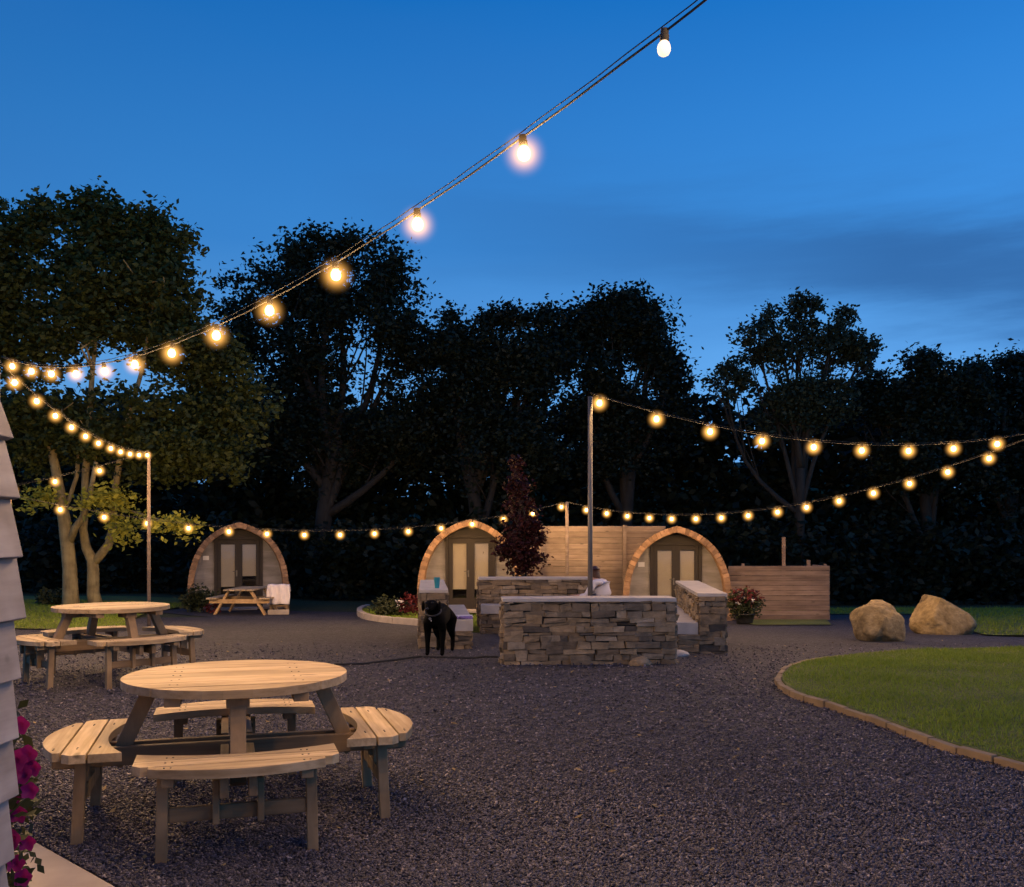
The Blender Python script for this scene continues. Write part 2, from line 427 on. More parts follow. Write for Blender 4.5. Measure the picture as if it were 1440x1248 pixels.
# slate chips on the yard (uncountable)
def chips():
    n = 150000
    px = RNG.uniform(-60, 1500, n)
    u = RNG.random(n)
    py = 882 + (1290 - 882) * u ** .62
    Y = H / ((py - HY) / F)
    Y = np.where(Y > 10.5, (H - .036 * 10.5) / np.maximum((py - HY) / F - .036, .012), Y)
    Y += RNG.normal(0, .06, n)
    X = (px - CX) / F * Y
    ok = (Y < 14.5) & (X > -12) & (X < 12)
    lx = np.interp(Y, [a for a, _ in LW], [b_ for _, b_ in LW])
    ok &= ~((Y > 3.8) & (Y < 13.3) & (X > lx - .03))
    ok &= ~((.68 * X + .73 * Y < 1.80) & (X < -.9) & (.73 * X - .68 * Y > -5.9))
    X, Y = X[ok], Y[ok]; n = len(X)
    Z = np.array([g(x, y) for x, y in zip(X, Y)])
    grow = np.clip(Y / 8.0, .8, 1.25)
    L = RNG.uniform(.009, .022, n) * grow * np.where(RNG.random(n) < .05, 1.8, 1.0); W = L * RNG.uniform(.35, .8, n); T = RNG.uniform(.004, .009, n) * grow
    base = np.array([(-1, -1, -1), (1, -1, -1), (1, 1, -1), (-1, 1, -1), (-1, -1, 1), (1, -1, 1), (1, 1, 1), (-1, 1, 1)], float) * .5
    V = np.repeat(base[None], n, 0) * np.stack([L, W, T], 1)[:, None, :]
    V *= RNG.uniform(.6, 1.25, (n, 8, 1)) * np.array([1, 1, 1])
    az = RNG.uniform(0, 2 * np.pi, n); tx = RNG.normal(0, .38, n); ty = RNG.normal(0, .38, n)
    def rot(V, ang, i, j):
        c, s = np.cos(ang)[:, None], np.sin(ang)[:, None]
        a, b_ = V[..., i].copy(), V[..., j].copy()
        V[..., i] = c * a - s * b_; V[..., j] = s * a + c * b_
    rot(V, tx, 1, 2); rot(V, ty, 0, 2); rot(V, az, 0, 1)
    V += np.stack([X, Y, Z + .006 + RNG.uniform(0, .010, n)], 1)[:, None, :]
    q = np.array([(4, 5, 6, 7), (0, 1, 5, 4), (1, 2, 6, 5), (2, 3, 7, 6), (3, 0, 4, 7)])
    fi = (np.arange(n)[:, None, None] * 8 + q[None]).reshape(-1, 4)
    return np_mesh('gravel', V.reshape(-1, 3), fi, 'chip')
tag(chips(), kind='stuff')

n = 420
Y = RNG.uniform(4.2, 15, n); X = RNG.uniform(-.56, .56, n) * Y
ok = ~((X > np.interp(Y, [a for a, _ in LW], [b_ for _, b_ in LW]) - .02) & (Y < 13.3)) & (X > -4.5)
p = np.stack([X[ok], Y[ok], np.array([g(x, y) for x, y in zip(X[ok], Y[ok])]) + .022], 1)
k = len(p); a = RNG.uniform(0, 2 * np.pi, k); ls = RNG.uniform(.012, .03, k)[:, None]
u = np.stack([np.cos(a), np.sin(a), RNG.normal(0, .25, k)], 1); v_ = np.stack([-np.sin(a), np.cos(a), RNG.normal(0, .25, k)], 1)
M['dry_leaf'] = leaf_mat('dry_leaf', (.10, .07, .03), (.34, .25, .12), .2)
tag(np_mesh('leaf_litter', np.stack([p - u * ls, p + v_ * ls * .5, p + u * ls, p - v_ * ls * .5], 1).reshape(-1, 3), 4, 'dry_leaf'), kind='stuff')
def blades(name, X, Y, dz, hgt, wid, mat='grass'):
    n = len(X)
    Z = np.array([g(x, y) for x, y in zip(X, Y)]) + dz
    a = RNG.uniform(0, 2 * np.pi, n); h = hgt * RNG.uniform(.5, 1.3, n) * (.95 + .38 * np.sin(X * 2.3 + 2 * np.sin(Y * 1.3)) * np.sin(Y * 2.9 + 1.5 * np.sin(X * 1.1))); w = wid * RNG.uniform(.7, 1.3, n)
    lean = RNG.normal(0, .45, (n, 2)) * h[:, None]
    p = np.stack([X, Y, Z], 1)
    d = np.stack([np.cos(a), np.sin(a), np.zeros(n)], 1) * (w / 2)[:, None]
    tip = p + np.stack([lean[:, 0], lean[:, 1], h], 1)
    V = np.stack([p - d, p + d, tip], 1).reshape(-1, 3)
    return tag(np_mesh(name, V, 3, mat), kind='stuff')
n = 110000
Y = RNG.uniform(5.2, 13.3, n); X = RNG.uniform(2.5, 8.6, n)
lx = np.interp(Y, [a for a, _ in LW], [b_ for _, b_ in LW])
ok = (X > lx + .02) & (X < .56 * Y + .3)
blades('grass', X[ok], Y[ok], .05, .036, .010)
n = 26000
Y = RNG.uniform(17, 24.5, n); X = RNG.uniform(-4, 3, n)
lx = np.interp(Y, [a for a, _ in BL], [b_ for _, b_ in BL]); rx = np.interp(Y, [a for a, _ in BR], [b_ for _, b_ in BR])
ok = (X > lx + .03) & (X < rx)
blades('grass', X[ok], Y[ok], .095, .05, .02)
n = 26000
Y = RNG.uniform(17.05, 27, n); X = RNG.uniform(-14.5, -6.9, n)
rx = np.interp(Y, [17.0, 17.4, 20.4, 23.2, 30], [-6.95, -6.95, -8.05, -8.7, -8.7])
ok = X < rx
blades('grass', X[ok], Y[ok], .015, .06, .02)

blades('grass', *FIELD, .015, .07, .022)
# ------------------------------------------------------------------ foliage
def clumps(lobes, n_leaf, size, per=26, spread=.32, shell=.55, flat=.75):
    """lobes: (centre Vector, rx, ry, rz). Leaf quads scattered in clumps through the lobes, thicker towards the outside."""
    vol = np.array([l[1] * l[3] + l[1] * l[2] + l[2] * l[3] for l in lobes]); vol = vol / vol.sum()
    nc = max(1, n_leaf // per)
    which = RNG.choice(len(lobes), nc, p=vol)
    C = np.array([tuple(l[0]) for l in lobes])[which]; Rr = np.array([(l[1], l[2], l[3]) for l in lobes])[which]
    d = RNG.normal(0, 1, (nc, 3)); d /= np.linalg.norm(d, axis=1)[:, None]
    rad = 1 - shell * RNG.random(nc) ** 1.6
    rad *= RNG.uniform(.82, 1.12, nc)
    cc = C + d * Rr * rad[:, None]
    sp = spread * RNG.uniform(.5, 1.3, nc)
    p = np.repeat(cc, per, 0) + RNG.normal(0, 1, (nc * per, 3)) * np.repeat(sp, per)[:, None] * np.array([1, 1, flat])
    return leaf_quads(p, size)
def leaf_quads(p, size):
    n = len(p)
    a = RNG.normal(0, 1, (n, 3)); a[:, 2] *= .6; a /= np.linalg.norm(a, axis=1)[:, None]
    b_ = RNG.normal(0, 1, (n, 3)); b_ -= a * (a * b_).sum(1)[:, None]; b_ /= np.linalg.norm(b_, axis=1)[:, None]
    s = (size * RNG.uniform(.55, 1.25, n))[:, None]
    return np.stack([p - a * s * .6, p + b_ * s * .34 - a * s * .05, p + a * s * .6, p - b_ * s * .34 - a * s * .05], 1).reshape(-1, 3)
def lobes_px(L, Y, depth=.8):
    out = []
    for q in L:
        cx, cy, rx, ry = q[:4]; yy = Y + (q[4] if len(q) > 4 else 0)
        out.append((P(cx, cy, yy), rx / F * yy, depth * (rx + ry) / 2 / F * yy, ry / F * yy))
    return out
def burst(lb, k=11, f0=.30, f1=.52, fill=.8):
    """break every lobe into smaller bunches so that the outline is lumpy and sky shows between"""
    out = []
    for c, a, b_, h in lb:
        for _ in range(k):
            d = RNG.normal(0, 1, 3); d /= np.linalg.norm(d); q = RNG.uniform(.35, .92) * fill / .8; f_ = RNG.uniform(f0, f1)
            out.append((c + Vector((d[0] * a, d[1] * b_, d[2] * h)) * q, a * f_, b_ * f_, h * f_ * .85))
    return out
def limb(mb, a, b_, r0, r1, bend=.12, seg=6, n=8):
    a, b_ = Vector(a), Vector(b_); L = (b_ - a).length
    off = Vector([random.uniform(-1, 1) for _ in range(3)]) * L * bend
    pts = [a.lerp(b_, t / seg) + off * math.sin(math.pi * t / seg) for t in range(seg + 1)]
    mb.tube(pts, [r0 + (r1 - r0) * t / seg for t in range(seg + 1)], n)
    return pts
def tree(name, label, base, Y, L, n_leaf, size, mat, r=.22, spread=.32, shell=.55, per=26, group=None, twigs=5, depth=.8, cat='tree', fill=.36):
    base = Vector(base)
    t = empty(name, base, 0, label, cat, group)
    lb = lobes_px(L, Y, depth)
    mb = MB()
    top = max((l[0] for l in lb), key=lambda c: c.z)
    mid = base.lerp(Vector((top.x, top.y, top.z)), .45)
    pts = limb(mb, base - Vector((0, 0, .15)), mid, r, r * .7, .04, 6, 10)
    for l in lb:
        s_ = pts[random.randint(3, 6)]
        q = limb(mb, s_, l[0], r * .5, r * .14, .10)
        for _ in range(twigs):
            d = Vector([random.gauss(0, 1) for _ in range(3)]).normalized()
            e = l[0] + Vector((d.x * l[1], d.y * l[2], d.z * l[3])) * .7
            limb(mb, q[random.randint(2, 6)], e, r * .13, .012, .12, 4, 5)
    for v in range(len(mb.v)): mb.v[v] = tuple(Vector(mb.v[v]) - base)
    mb.build('trunk', 'bark', t, smooth=True)
    nb = int(n_leaf * fill)
    V = np.concatenate([clumps(burst(lb), n_leaf, size, per, spread * .6, .8), clumps(lb, nb, size, per, spread * .8, .95)]) - np.array(tuple(base))
    np_mesh('crown', V, 4, mat, t)
    return t

GT = 'trees round the yard'
# --- maple by the left verge: two stems
Ym = 24.0
b0 = gp(100, 851); b1 = gp(131, 849)
b0 = Vector((P(100, 851, Ym).x, Ym, g(P(100, 851, Ym).x, Ym))); b1 = Vector((P(131, 849, Ym).x, Ym + .3, g(P(131, 849, Ym).x, Ym)))
t = empty('maple_tree', b0, 0, 'spreading maple with forked pale trunks lit by festoon bulbs on the grass verge', 'tree', GT)
mb = MB()
def pxpath(seq, Y): return [P(x, y, Y + d) for x, y, d in seq]
mb.tube([b0 - Vector((0, 0, .2))] + pxpath([(99, 835, 0), (98, 800, 0), (95, 770, 0), (91, 735, 0), (85, 700, 0), (80, 670, 0), (70, 620, .2), (60, 560, .4)], Ym), [.24, .19, .17, .165, .155, .14, .12, .1, .07], 12)
mb.tube(pxpath([(97, 765, 0), (106, 742, -.1), (116, 728, -.2), (126, 700, -.3), (135, 650, -.4)], Ym), [.10, .09, .08, .07, .05], 10)
mb.tube(pxpath([(88, 722, 0), (98, 700, .1), (108, 670, .2), (112, 610, .2)], Ym), [.075, .06, .055, .04], 8)
mb.tube([b1 - Vector((0, 0, .2))] + pxpath([(131, 835, .3), (131, 805, .3), (130, 788, .3), (121, 770, .3), (117, 745, .25), (119, 715, .2), (120, 670, .2), (125, 600, .2), (130, 520, .3), (140, 430, .4)], Ym), [.2, .155, .145, .14, .115, .1, .095, .09, .08, .06, .03], 12)
mb.tube(pxpath([(131, 792, .3), (142, 780, .3), (153, 765, .25), (158, 745, .2), (159, 715, .1), (163, 680, 0), (175, 610, 0), (200, 520, 0), (215, 430, 0)], Ym), [.12, .11, .105, .1, .09, .085, .07, .05, .03], 12)
for e in [(230, 735, -1.2), (262, 742, -1.6)]:
    mb.tube(pxpath([(160, 712, .1), (195, 722, -.6), e], Ym), [.035, .025, .012], 6)
for _ in range(9):
    x0, y0 = random.choice([(60, 560), (112, 610), (130, 520), (200, 520), (135, 650), (175, 610), (140, 430), (215, 430)])
    mb.tube(pxpath([(x0, y0, 0), (x0 + random.uniform(-30, 40), y0 - 30, random.uniform(-.5, .5)), (x0 + random.uniform(-50, 60), y0 - random.uniform(30, 70), random.uniform(-1.2, 1.2))], Ym), [.04, .025, .01], 6)
for i in range(len(mb.v)): mb.v[i] = tuple(Vector(mb.v[i]) - b0)
mb.build('trunk', 'maple_bark', t, smooth=True)
L1 = [(40, 470, 80, 90), (150, 420, 100, 90), (225, 400, 60, 70), (125, 335, 60, 52), (20, 340, 55, 60), (180, 330, 45, 35), (245, 345, 35, 42), (205, 320, 30, 32), (235, 480, 75, 60), (320, 585, 75, 60, .5), (150, 600, 150, 60), (50, 610, 80, 60), (250, 640, 110, 38, -.5), (-40, 430, 70, 140), (290, 520, 55, 50, .5), (70, 300, 32, 30), (130, 285, 22, 20)]
V = np.concatenate([clumps(burst(lobes_px(L1, Ym + .3, .75), 12), 56000, .145, 30, .17, .8), clumps(lobes_px(L1, Ym + .3, .75), 15000, .145, 30, .26, .95)]) - np.array(tuple(b0))
np_mesh('crown', V, 4, 'leaf_maple', t)
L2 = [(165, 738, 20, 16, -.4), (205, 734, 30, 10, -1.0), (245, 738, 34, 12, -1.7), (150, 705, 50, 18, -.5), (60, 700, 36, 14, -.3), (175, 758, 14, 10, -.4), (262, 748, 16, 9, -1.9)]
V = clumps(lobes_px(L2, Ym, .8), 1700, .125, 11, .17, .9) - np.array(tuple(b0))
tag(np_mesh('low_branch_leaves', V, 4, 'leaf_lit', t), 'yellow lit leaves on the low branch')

def base_at(px, Y): 
    x = (px - CX) / F * Y
    return (x, Y, g(x, Y))
tree('broadleaf_tree', 'tall dome shaped tree standing behind the grey shingled cabin with the towel', base_at(450, 35), 35, [(470, 415, 95, 78), (385, 400, 62, 52), (545, 400, 48, 50), (425, 520, 90, 80), (560, 500, 55, 90), (350, 470, 50, 50), (480, 620, 130, 75), (500, 350, 45, 28), (430, 350, 40, 26), (370, 600, 90, 80), (590, 600, 70, 80)], 44000, .17, 'leaf_mid', .35, .42, .75, 24, GT)
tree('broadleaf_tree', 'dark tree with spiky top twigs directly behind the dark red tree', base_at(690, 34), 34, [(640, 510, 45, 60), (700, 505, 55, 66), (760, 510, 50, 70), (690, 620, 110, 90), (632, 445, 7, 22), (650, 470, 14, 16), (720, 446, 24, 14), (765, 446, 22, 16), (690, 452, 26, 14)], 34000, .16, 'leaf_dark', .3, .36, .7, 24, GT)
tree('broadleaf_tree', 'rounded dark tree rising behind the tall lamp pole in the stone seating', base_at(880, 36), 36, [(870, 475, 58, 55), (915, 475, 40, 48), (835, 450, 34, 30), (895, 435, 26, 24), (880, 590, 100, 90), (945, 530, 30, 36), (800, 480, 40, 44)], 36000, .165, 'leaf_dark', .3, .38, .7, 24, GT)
tree('ash_tree', 'open airy tree with sky showing between its thin branches', base_at(1120, 33), 33, [(1120, 480, 48, 48), (1135, 425, 22, 18), (1065, 490, 38, 38), (1180, 490, 42, 36), (1100, 570, 70, 50), (1020, 535, 34, 34), (1215, 500, 28, 32), (1185, 446, 22, 14), (1080, 448, 20, 18), (1150, 560, 60, 40)], 17000, .145, 'leaf_ash', .2, .26, .85, 15, GT, twigs=9, fill=.12)
tree('broadleaf_tree', 'low bushy tree between the open airy tree and the dense tree beside the lamp string', base_at(1300, 35), 35, [(1290, 560, 64, 52), (1300, 508, 26, 17), (1240, 565, 50, 46), (1350, 560, 60, 50), (1300, 650, 110, 80)], 26000, .165, 'leaf_mid', .28, .36, .7, 24, GT)
tree('broadleaf_tree', 'dense even topped tree closing the tree line above the far boulder', base_at(1420, 37), 37, [(1410, 545, 62, 44), (1480, 545, 60, 50), (1370, 530, 30, 24), (1440, 650, 110, 90), (1420, 512, 34, 16)], 24000, .17, 'leaf_dark', .28, .36, .7, 24, GT)
# wood behind, one mass
lb = []
for i in range(30):
    px = -90 + i * 55
    top = [430, 500, 520, 515, 560, 560, 560, 590][i % 8] if px < 560 else 560
    for yy in np.arange(600, 880, 60):
        lb.append((P(px + random.uniform(-20, 20), yy, 40 + random.uniform(-1.5, 1.5)), 55 / F * 40, 1.6, 50 / F * 40))
V = clumps(lb, 80000, .40, 24, .5, .9)
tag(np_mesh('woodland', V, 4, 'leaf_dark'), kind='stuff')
mb = MB(); hx = np.linspace(-75, 75, 61); hy = [44.2, 46, 50, 56, 64, 80]; hh = [-1.4, .6, 3.2, 4.6, 5.4, 5.6]
mb.add([(float(x), y, z + (1.0 * math.sin(x * .13) + .5 * math.sin(x * .37 + 1)) * min(1, max(0, (y - 46) / 6))) for y, z in zip(hy, hh) for x in hx], [(i * 61 + k, i * 61 + k + 1, (i + 1) * 61 + k + 1, (i + 1) * 61 + k) for i in range(5) for k in range(60)])
tag(mb.build('hill', 'ground', smooth=True), kind='structure')
# dark hedge low down in front of the wood
lb = []
for i in range(40):
    px = -60 + i * 40
    for yy in (770, 815):
        lb.append((P(px + random.uniform(-12, 12), yy + random.uniform(-20, 12), 33.5 + random.uniform(-.8, .8)), 34 / F * 33, .9, 36 / F * 33))
V = clumps(lb, 26000, .26, 24, .34, .8)
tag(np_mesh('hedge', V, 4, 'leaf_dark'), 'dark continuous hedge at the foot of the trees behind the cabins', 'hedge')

# --- red leaved tree in the grass bed
Yr = 18.9
bx = (735 - CX) / F * Yr
tree('red_leaf_tree', 'slim dark red leaved tree behind the rear stone wall', (bx, Yr, g(bx, Yr) + .09), Yr, [(735, 790, 27, 22), (733, 765, 32, 20), (732, 740, 28, 18), (731, 712, 24, 18), (729, 682, 18, 18), (727, 652, 10, 15), (762, 786, 10, 7), (712, 775, 15, 20), (752, 752, 16, 12)], 4200, .085, 'leaf_red', .05, .085, .95, 9, twigs=3)

# ------------------------------------------------------------------ bushes and flowers
def bush(name, label, base, lobes, n, size, mat, spread=.07, cat='shrub', flowers=(), pot=None):
    base = Vector(base)
    t = empty(name, base, 0, label, cat)
    mb = MB()
    z0 = pot[1] if pot else 0
    for l in lobes:
        for _ in range(4):
            e = Vector(l[0]) + Vector([random.uniform(-.6, .6) * l[1], random.uniform(-.6, .6) * l[2], random.uniform(-.3, .6) * l[3]])
            mb.tube([(0, 0, z0 - .03), Vector((0, 0, z0)).lerp(e, .5) + Vector((0, 0, .05)), e], [.012, .009, .004], 5)
    mb.build('stems', 'stem', t)
    V = clumps([(Vector(l[0]), *l[1:]) for l in lobes], n, size, 12, spread, .8)
    np_mesh('foliage', V, 4, mat, t)
    for lf, nf, sf, mf in flowers:
        V = clumps([(Vector(l[0]), *l[1:]) for l in lf], nf, sf, 7, .035, .35)
        np_mesh('blossom', V, 4, mf, t)
    if pot:
        mb = MB(); r_, h_ = pot[0], pot[1]
        mb.lathe([(r_ * .72, -.01), (r_ * .8, h_ * .3), (r_ * .95, h_ * .92), (r_ * 1.03, h_ * .92), (r_ * 1.03, h_ + .01), (r_ * .9, h_ + .01), (r_ * .88, h_ - .03)], n=20)
        mb.build('pot', 'pot', t, smooth=True)
    return t
B = base_at(281, 23.6)
bush('flower_shrub', 'green leafy shrub with a red flower spray beside the left foot of the towel cabin', B, [((0, 0, .32), .42, .34, .30), ((-.25, 0, .22), .24, .25, .2)], 1500, .08, 'leaf_bush', flowers=[([((.38, -.3, .12), .16, .12, .11)], 130, .06, 'petal_red')])
B = Vector(base_at(562, 21.4)); B.z += .08
bush('flower_shrub', 'low green shrub with red leaved half beside the orange lit cabin arch', B, [((-.25, 0, .2), .36, .28, .2)], 1000, .08, 'leaf_bush', flowers=[([((.22, 0, .28), .26, .2, .24)], 420, .075, 'petal_red'), ([((.1, -.22, .3), .16, .05, .1)], 28, .05, 'petal_white')])
B = base_at(1047, 20.3)
bush('potted_shrub', 'red topped flowering shrub in a black pot in front of the low board fence', B, [((0, 0, .42), .36, .32, .28)], 1700, .07, 'leaf_bush', flowers=[([((0, 0, .58), .33, .3, .2)], 420, .06, 'petal_red'), ([((.05, -.2, .46), .26, .12, .16)], 60, .045, 'petal_white')], pot=(.22, .22))
B = base_at(73, 24.5)
bush('small_shrub', 'small faint shrub at the foot of the maple trunks', B, [((0, 0, .2), .4, .3, .22)], 500, .1, 'leaf_bush')

# petunias by the cabin corner
def petunia():
    base = Vector((-1.62, 2.72, .0))
    t = empty('petunia_planter', base, 0, 'magenta petunias trailing from a planter at the corner of the lapped board cabin', 'flowers')
    mb = MB(); mb.lathe([(.10, .0), (.115, .15), (.135, .32), (.145, .32), (.145, .36), (.125, .36), (.12, .33)], n=20)
    mb.build('planter', 'terracotta', t, smooth=True)
    lv, st = [], MB()
    fl = []
    spots = [(32, 1020), (42, 1062), (26, 1070), (36, 1090), (50, 1080), (30, 1145), (46, 1112), (24, 1120), (42, 1185), (26, 1215), (36, 1235), (20, 1180)]
    for px, py in spots:
        Yp = random.uniform(2.58, 2.72)
        p = P(px - 4, py, Yp) - base
        fl.append((p, random.uniform(.021, .028)))
        st.tube([(0, 0, .34), Vector((0, 0, .40)).lerp(p, .6) + Vector((.0, 0, .03)), p + Vector((0, .02, -.01))], [.004, .003, .002], 5)
    for _ in range(230):
        q = random.choice(spots)
        lv.append(tuple(P(q[0] - 8 + random.gauss(0, 10), q[1] + 22 + random.gauss(0, 24), random.uniform(2.62, 2.85)) - base))
    np_mesh('foliage', leaf_quads(np.array(lv), .036), 4, 'leaf_bush', t)
    st.build('stems', 'stem', t)
    for p, r_ in fl:
        mb = MB(); d = Vector((random.uniform(-.1, .5), -1, random.uniform(-.2, .5))).normalized()
        x = d.orthogonal().normalized(); y = d.cross(x)
        vs = [p - d * .03]
        N = 20
        for k in range(N):
            a = 2 * math.pi * k / N; rr = r_ * (1 + .10 * math.cos(5 * a))
            vs.append(p - d * .006 + (x * math.cos(a) + y * math.sin(a)) * rr * .35)
        for k in range(N):
            a = 2 * math.pi * k / N; rr = r_ * (1 + .14 * math.cos(5 * a))
            vs.append(p + d * (.004 + .004 * math.cos(5 * a)) + (x * math.cos(a) + y * math.sin(a)) * rr)
        fs = [(0, 1 + (k + 1) % N, 1 + k) for k in range(N)] + [(1 + k, 1 + (k + 1) % N, 1 + N + (k + 1) % N, 1 + N + k) for k in range(N)]
        mb.add(vs, fs); mb.build('flower', 'petal_magenta', t, smooth=True)
petunia()

# ------------------------------------------------------------------ round picnic tables
def bench_poly(va, vb, L=.452, n=26):
    lo, hi = [], []
    for i in range(n + 1):
        u = -L + 2 * L * i / n
        vi = .625 - .50 * u * u; vo = .925 - .62 * u * u
        cut = max(0, abs(u) - L + .05) * .9
        a, b_ = max(va, vi), min(vb, vo - cut)
        if b_ - a > .004: lo.append((u, a)); hi.append((u, b_))
    return lo + hi[::-1]
def picnic(label, loc, rz):
    t = empty('round_picnic_table', loc, rz, label, 'picnic table', 'round picnic tables')
    Rt, th = .572, .042
    mb = MB(); nP = 7; wP = 2 * Rt / nP
    for i in range(nP):
        a, b_ = -Rt + i * wP + .004, -Rt + (i + 1) * wP - .004
        pts_l, pts_r = [], []
        for k in range(9):
            y = a + (b_ - a) * k / 8; x = math.sqrt(max(Rt * Rt - y * y, 1e-4))
            pts_r.append((x, y)); pts_l.append((-x, y))
        dz = random.uniform(-.0015, .0015)
        mb.prism(pts_r + pts_l[::-1], .74 - th + dz, .74 + dz)
    def screws(mb, spots, z):
        k = len(mb.f)
        for x, y in spots: mb.tube([(x, y, z - .002), (x, y, z + .0022)], .0052, 8)
        return k
    k = screws(mb, [(x + q, -Rt + (i + .5) * wP + random.uniform(-.02, .02)) for i in range(nP) for x in (-.3, .3) for q in (-.018, .018) if abs(x) < .9 * math.sqrt(max(0, Rt * Rt - (-Rt + (i + .5) * wP) ** 2))], .7405)
    def two_mats(o, k):
        o.data.materials.append(M['bolt'])
        o.data.polygons.foreach_set('material_index', [0 if i < k else 1 for i in range(len(o.data.polygons))]); return o
    two_mats(mb.build('table_top', 'table_wood', t, bevel=.006), k)
    for x in (-.3, .3):
        mb = MB(); mb.box((x, 0, .74 - th - .023), (.075, .92, .044)); mb.build('batten', 'frame_wood', t, bevel=.004)
    seat = bl = st = br = None
    # cross beams: paired along both axes
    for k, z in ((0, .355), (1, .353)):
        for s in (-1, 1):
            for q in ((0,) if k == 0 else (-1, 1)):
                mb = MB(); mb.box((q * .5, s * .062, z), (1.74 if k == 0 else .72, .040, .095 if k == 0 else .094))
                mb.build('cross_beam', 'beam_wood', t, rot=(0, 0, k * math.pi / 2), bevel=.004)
    for k in range(4):
        rz_ = k * math.pi / 2
        mb = MB(); mb.bar((0, -.44, .655), (0, -.60, .30), .078, .075, Vector((1, 0, 0))); mb.build('leg', 'frame_wood', t, rot=(0, 0, rz_), bevel=.005)
        mb = MB(); mb.box((0, -.385, .668), (.11, .2, .055)); mb.build('corbel', 'frame_wood', t, rot=(0, 0, rz_), bevel=.004)
        if seat is None:
            mb = MB()
            for va, vb in ((.45, .671), (.681, .79), (.80, .94)):
                pl = bench_poly(va, vb)
                mb.prism([(x, -y) for x, y in pl][::-1], .41, .452)
            k2 = screws(mb, [(u + q, -v_) for u in (-.30, .30) for v_ in (.635, .735, .84) for q in (-.014, .014) if not (v_ > .8 and False)], .4525)
            seat = two_mats(mb.build('seat', 'table_wood', t, rot=(0, 0, rz_), bevel=.006), k2)
            ex = []
            for u in (-.30, .30):
                mb = MB(); mb.box((u, -.735, .388), (.055, .22, .042)); ex.append(mb.build('seat_batten', 'frame_wood', t, rot=(0, 0, rz_), bevel=.004))
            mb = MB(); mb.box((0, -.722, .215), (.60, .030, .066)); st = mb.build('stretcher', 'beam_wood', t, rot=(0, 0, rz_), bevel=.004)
            for s in (-1, 1):
                mb = MB(); mb.box((s * .062 + s * .036, -.74, .27), (.030, .07, .2)); ex.append(mb.build('brace', 'frame_wood', t, rot=(0, 0, rz_), bevel=.004))
            for s in (-1, 1):
                mb = MB(); mb.tube([(s * .08, -.60, .355), (s * .094, -.60, .355)], .018, 10); ex.append(mb.build('bolt', 'bolt', t, rot=(0, 0, rz_)))
        else:
            for q in [seat, st] + ex:
                c = q.copy(); col.objects.link(c); c.parent = t; c.rotation_euler = (0, 0, rz_)
        for u in (-.325, .325):
            mb = MB(); mb.bar((u, -.715, .40), (u + (.008 if u > 0 else -.008), -.735, -.02), .052, .05, Vector((1, 0, 0)))
            mb.build('seat_leg', 'frame_wood', t, rot=(0, 0, rz_), bevel=.004)
    return t
pt = picnic('large round wooden picnic table with four curved seats, the one nearer the lawn and closest to the petunias', (-1.455, 5.08, 0), R(16.5))
pt2 = copy_tree(pt)
pt2.location = (P(157, 855, 10.0).x, 10.0, 0.01); pt2.rotation_euler = (0, 0, R(45))
pt['label'] = 'round wooden picnic table on dark gravel whose seats show wide plank gaps, beside the petunias'
pt2['label'] = 'round wooden picnic table near the grass verge, in front of the maple trunks'

# A-frame picnic table before the left cabin
def aframe():
    Yc = 22.6; x = (335 - CX) / F * Yc
    t = empty('picnic_bench', (x, Yc, g(x, Yc)), 0, 'straight A-frame wooden picnic bench seen end on before the towel cabin', 'picnic bench')
    mb = MB()
    for i in range(5): mb.box((-.28 + i * .14, .75, .585), (.13, 1.6, .035))
    mb.build('table_top', 'table_wood', t, bevel=.005)
    for yy in (.15, 1.35):
        for s in (-1, 1):
            mb = MB(); mb.bar((s * .25, yy, .575), (s * .60, yy, -.01), .05, .13, Vector((0, 1, 0))); mb.build('leg', 'new_wood', t, bevel=.005)
        mb = MB(); mb.box((0, yy - .055, .32), (1.42, .042, .10)); mb.build('cross_beam', 'new_wood', t, bevel=.005)
    for s in (-1, 1):
        mb = MB()
        for q in (0, .13): mb.box((s * (.56 + q), .75, .39), (.12, 1.6, .035))
        mb.build('seat', 'table_wood', t, bevel=.005)
aframe()

# chair with towel at the left cabin
Yc = 23.3; x = (393 - CX) / F * Yc; z = g(x, Yc)
t = empty('garden_chair', (x, Yc, z), R(8), 'small brown wooden chair under a white towel beside the cabin arch', 'chair')
mb = MB(); mb.box((0, 0, .22), (.44, .42, .04)); mb.build('seat', 'beam_wood', t, bevel=.004)
for sx in (-1, 1):
    for sy in (-1, 1):
        mb = MB(); mb.box((sx * .19, sy * .18, .10), (.045, .045, .2)); mb.build('leg', 'beam_wood', t)
mb = MB(); mb.box((0, .2, .45), (.44, .035, .42)); mb.build('backrest', 'beam_wood', t, bevel=.004)
mb = MB(); mb.box((0, -.23, .07), (.50, .06, .12)); mb.build('front_rail', 'slab', t, bevel=.004)
mb = MB()
nx, ny = 14, 22; vs = []
for j in range(ny + 1):
    s = j / ny
    for i in range(nx + 1):
        u = (i / nx - .5) * (.50 + .05 * math.sin(s * 5))
        if s < .62: yy, zz = -.27 + .02 * math.sin(i * 1.3), .26 + .47 * (s / .62)
        else: yy, zz = -.27 + .55 * ((s - .62) / .38), .73 - .18 * max(0, (s - .85)) / .15
        yy += .022 * math.sin(i * 1.1 + s * 3) ; zz += .008 * math.sin(i * .9)
        vs.append((u + (.05 * max(0, s - .5) if i > nx * .7 else 0), yy, zz))
mb.add(vs, [(j * (nx + 1) + i, j * (nx + 1) + i + 1, (j + 1) * (nx + 1) + i + 1, (j + 1) * (nx + 1) + i) for j in range(ny) for i in range(nx)])
o = mb.build('towel', 'cloth', None, smooth=True, loc=(x, Yc, z), rot=(0, 0, R(8)))
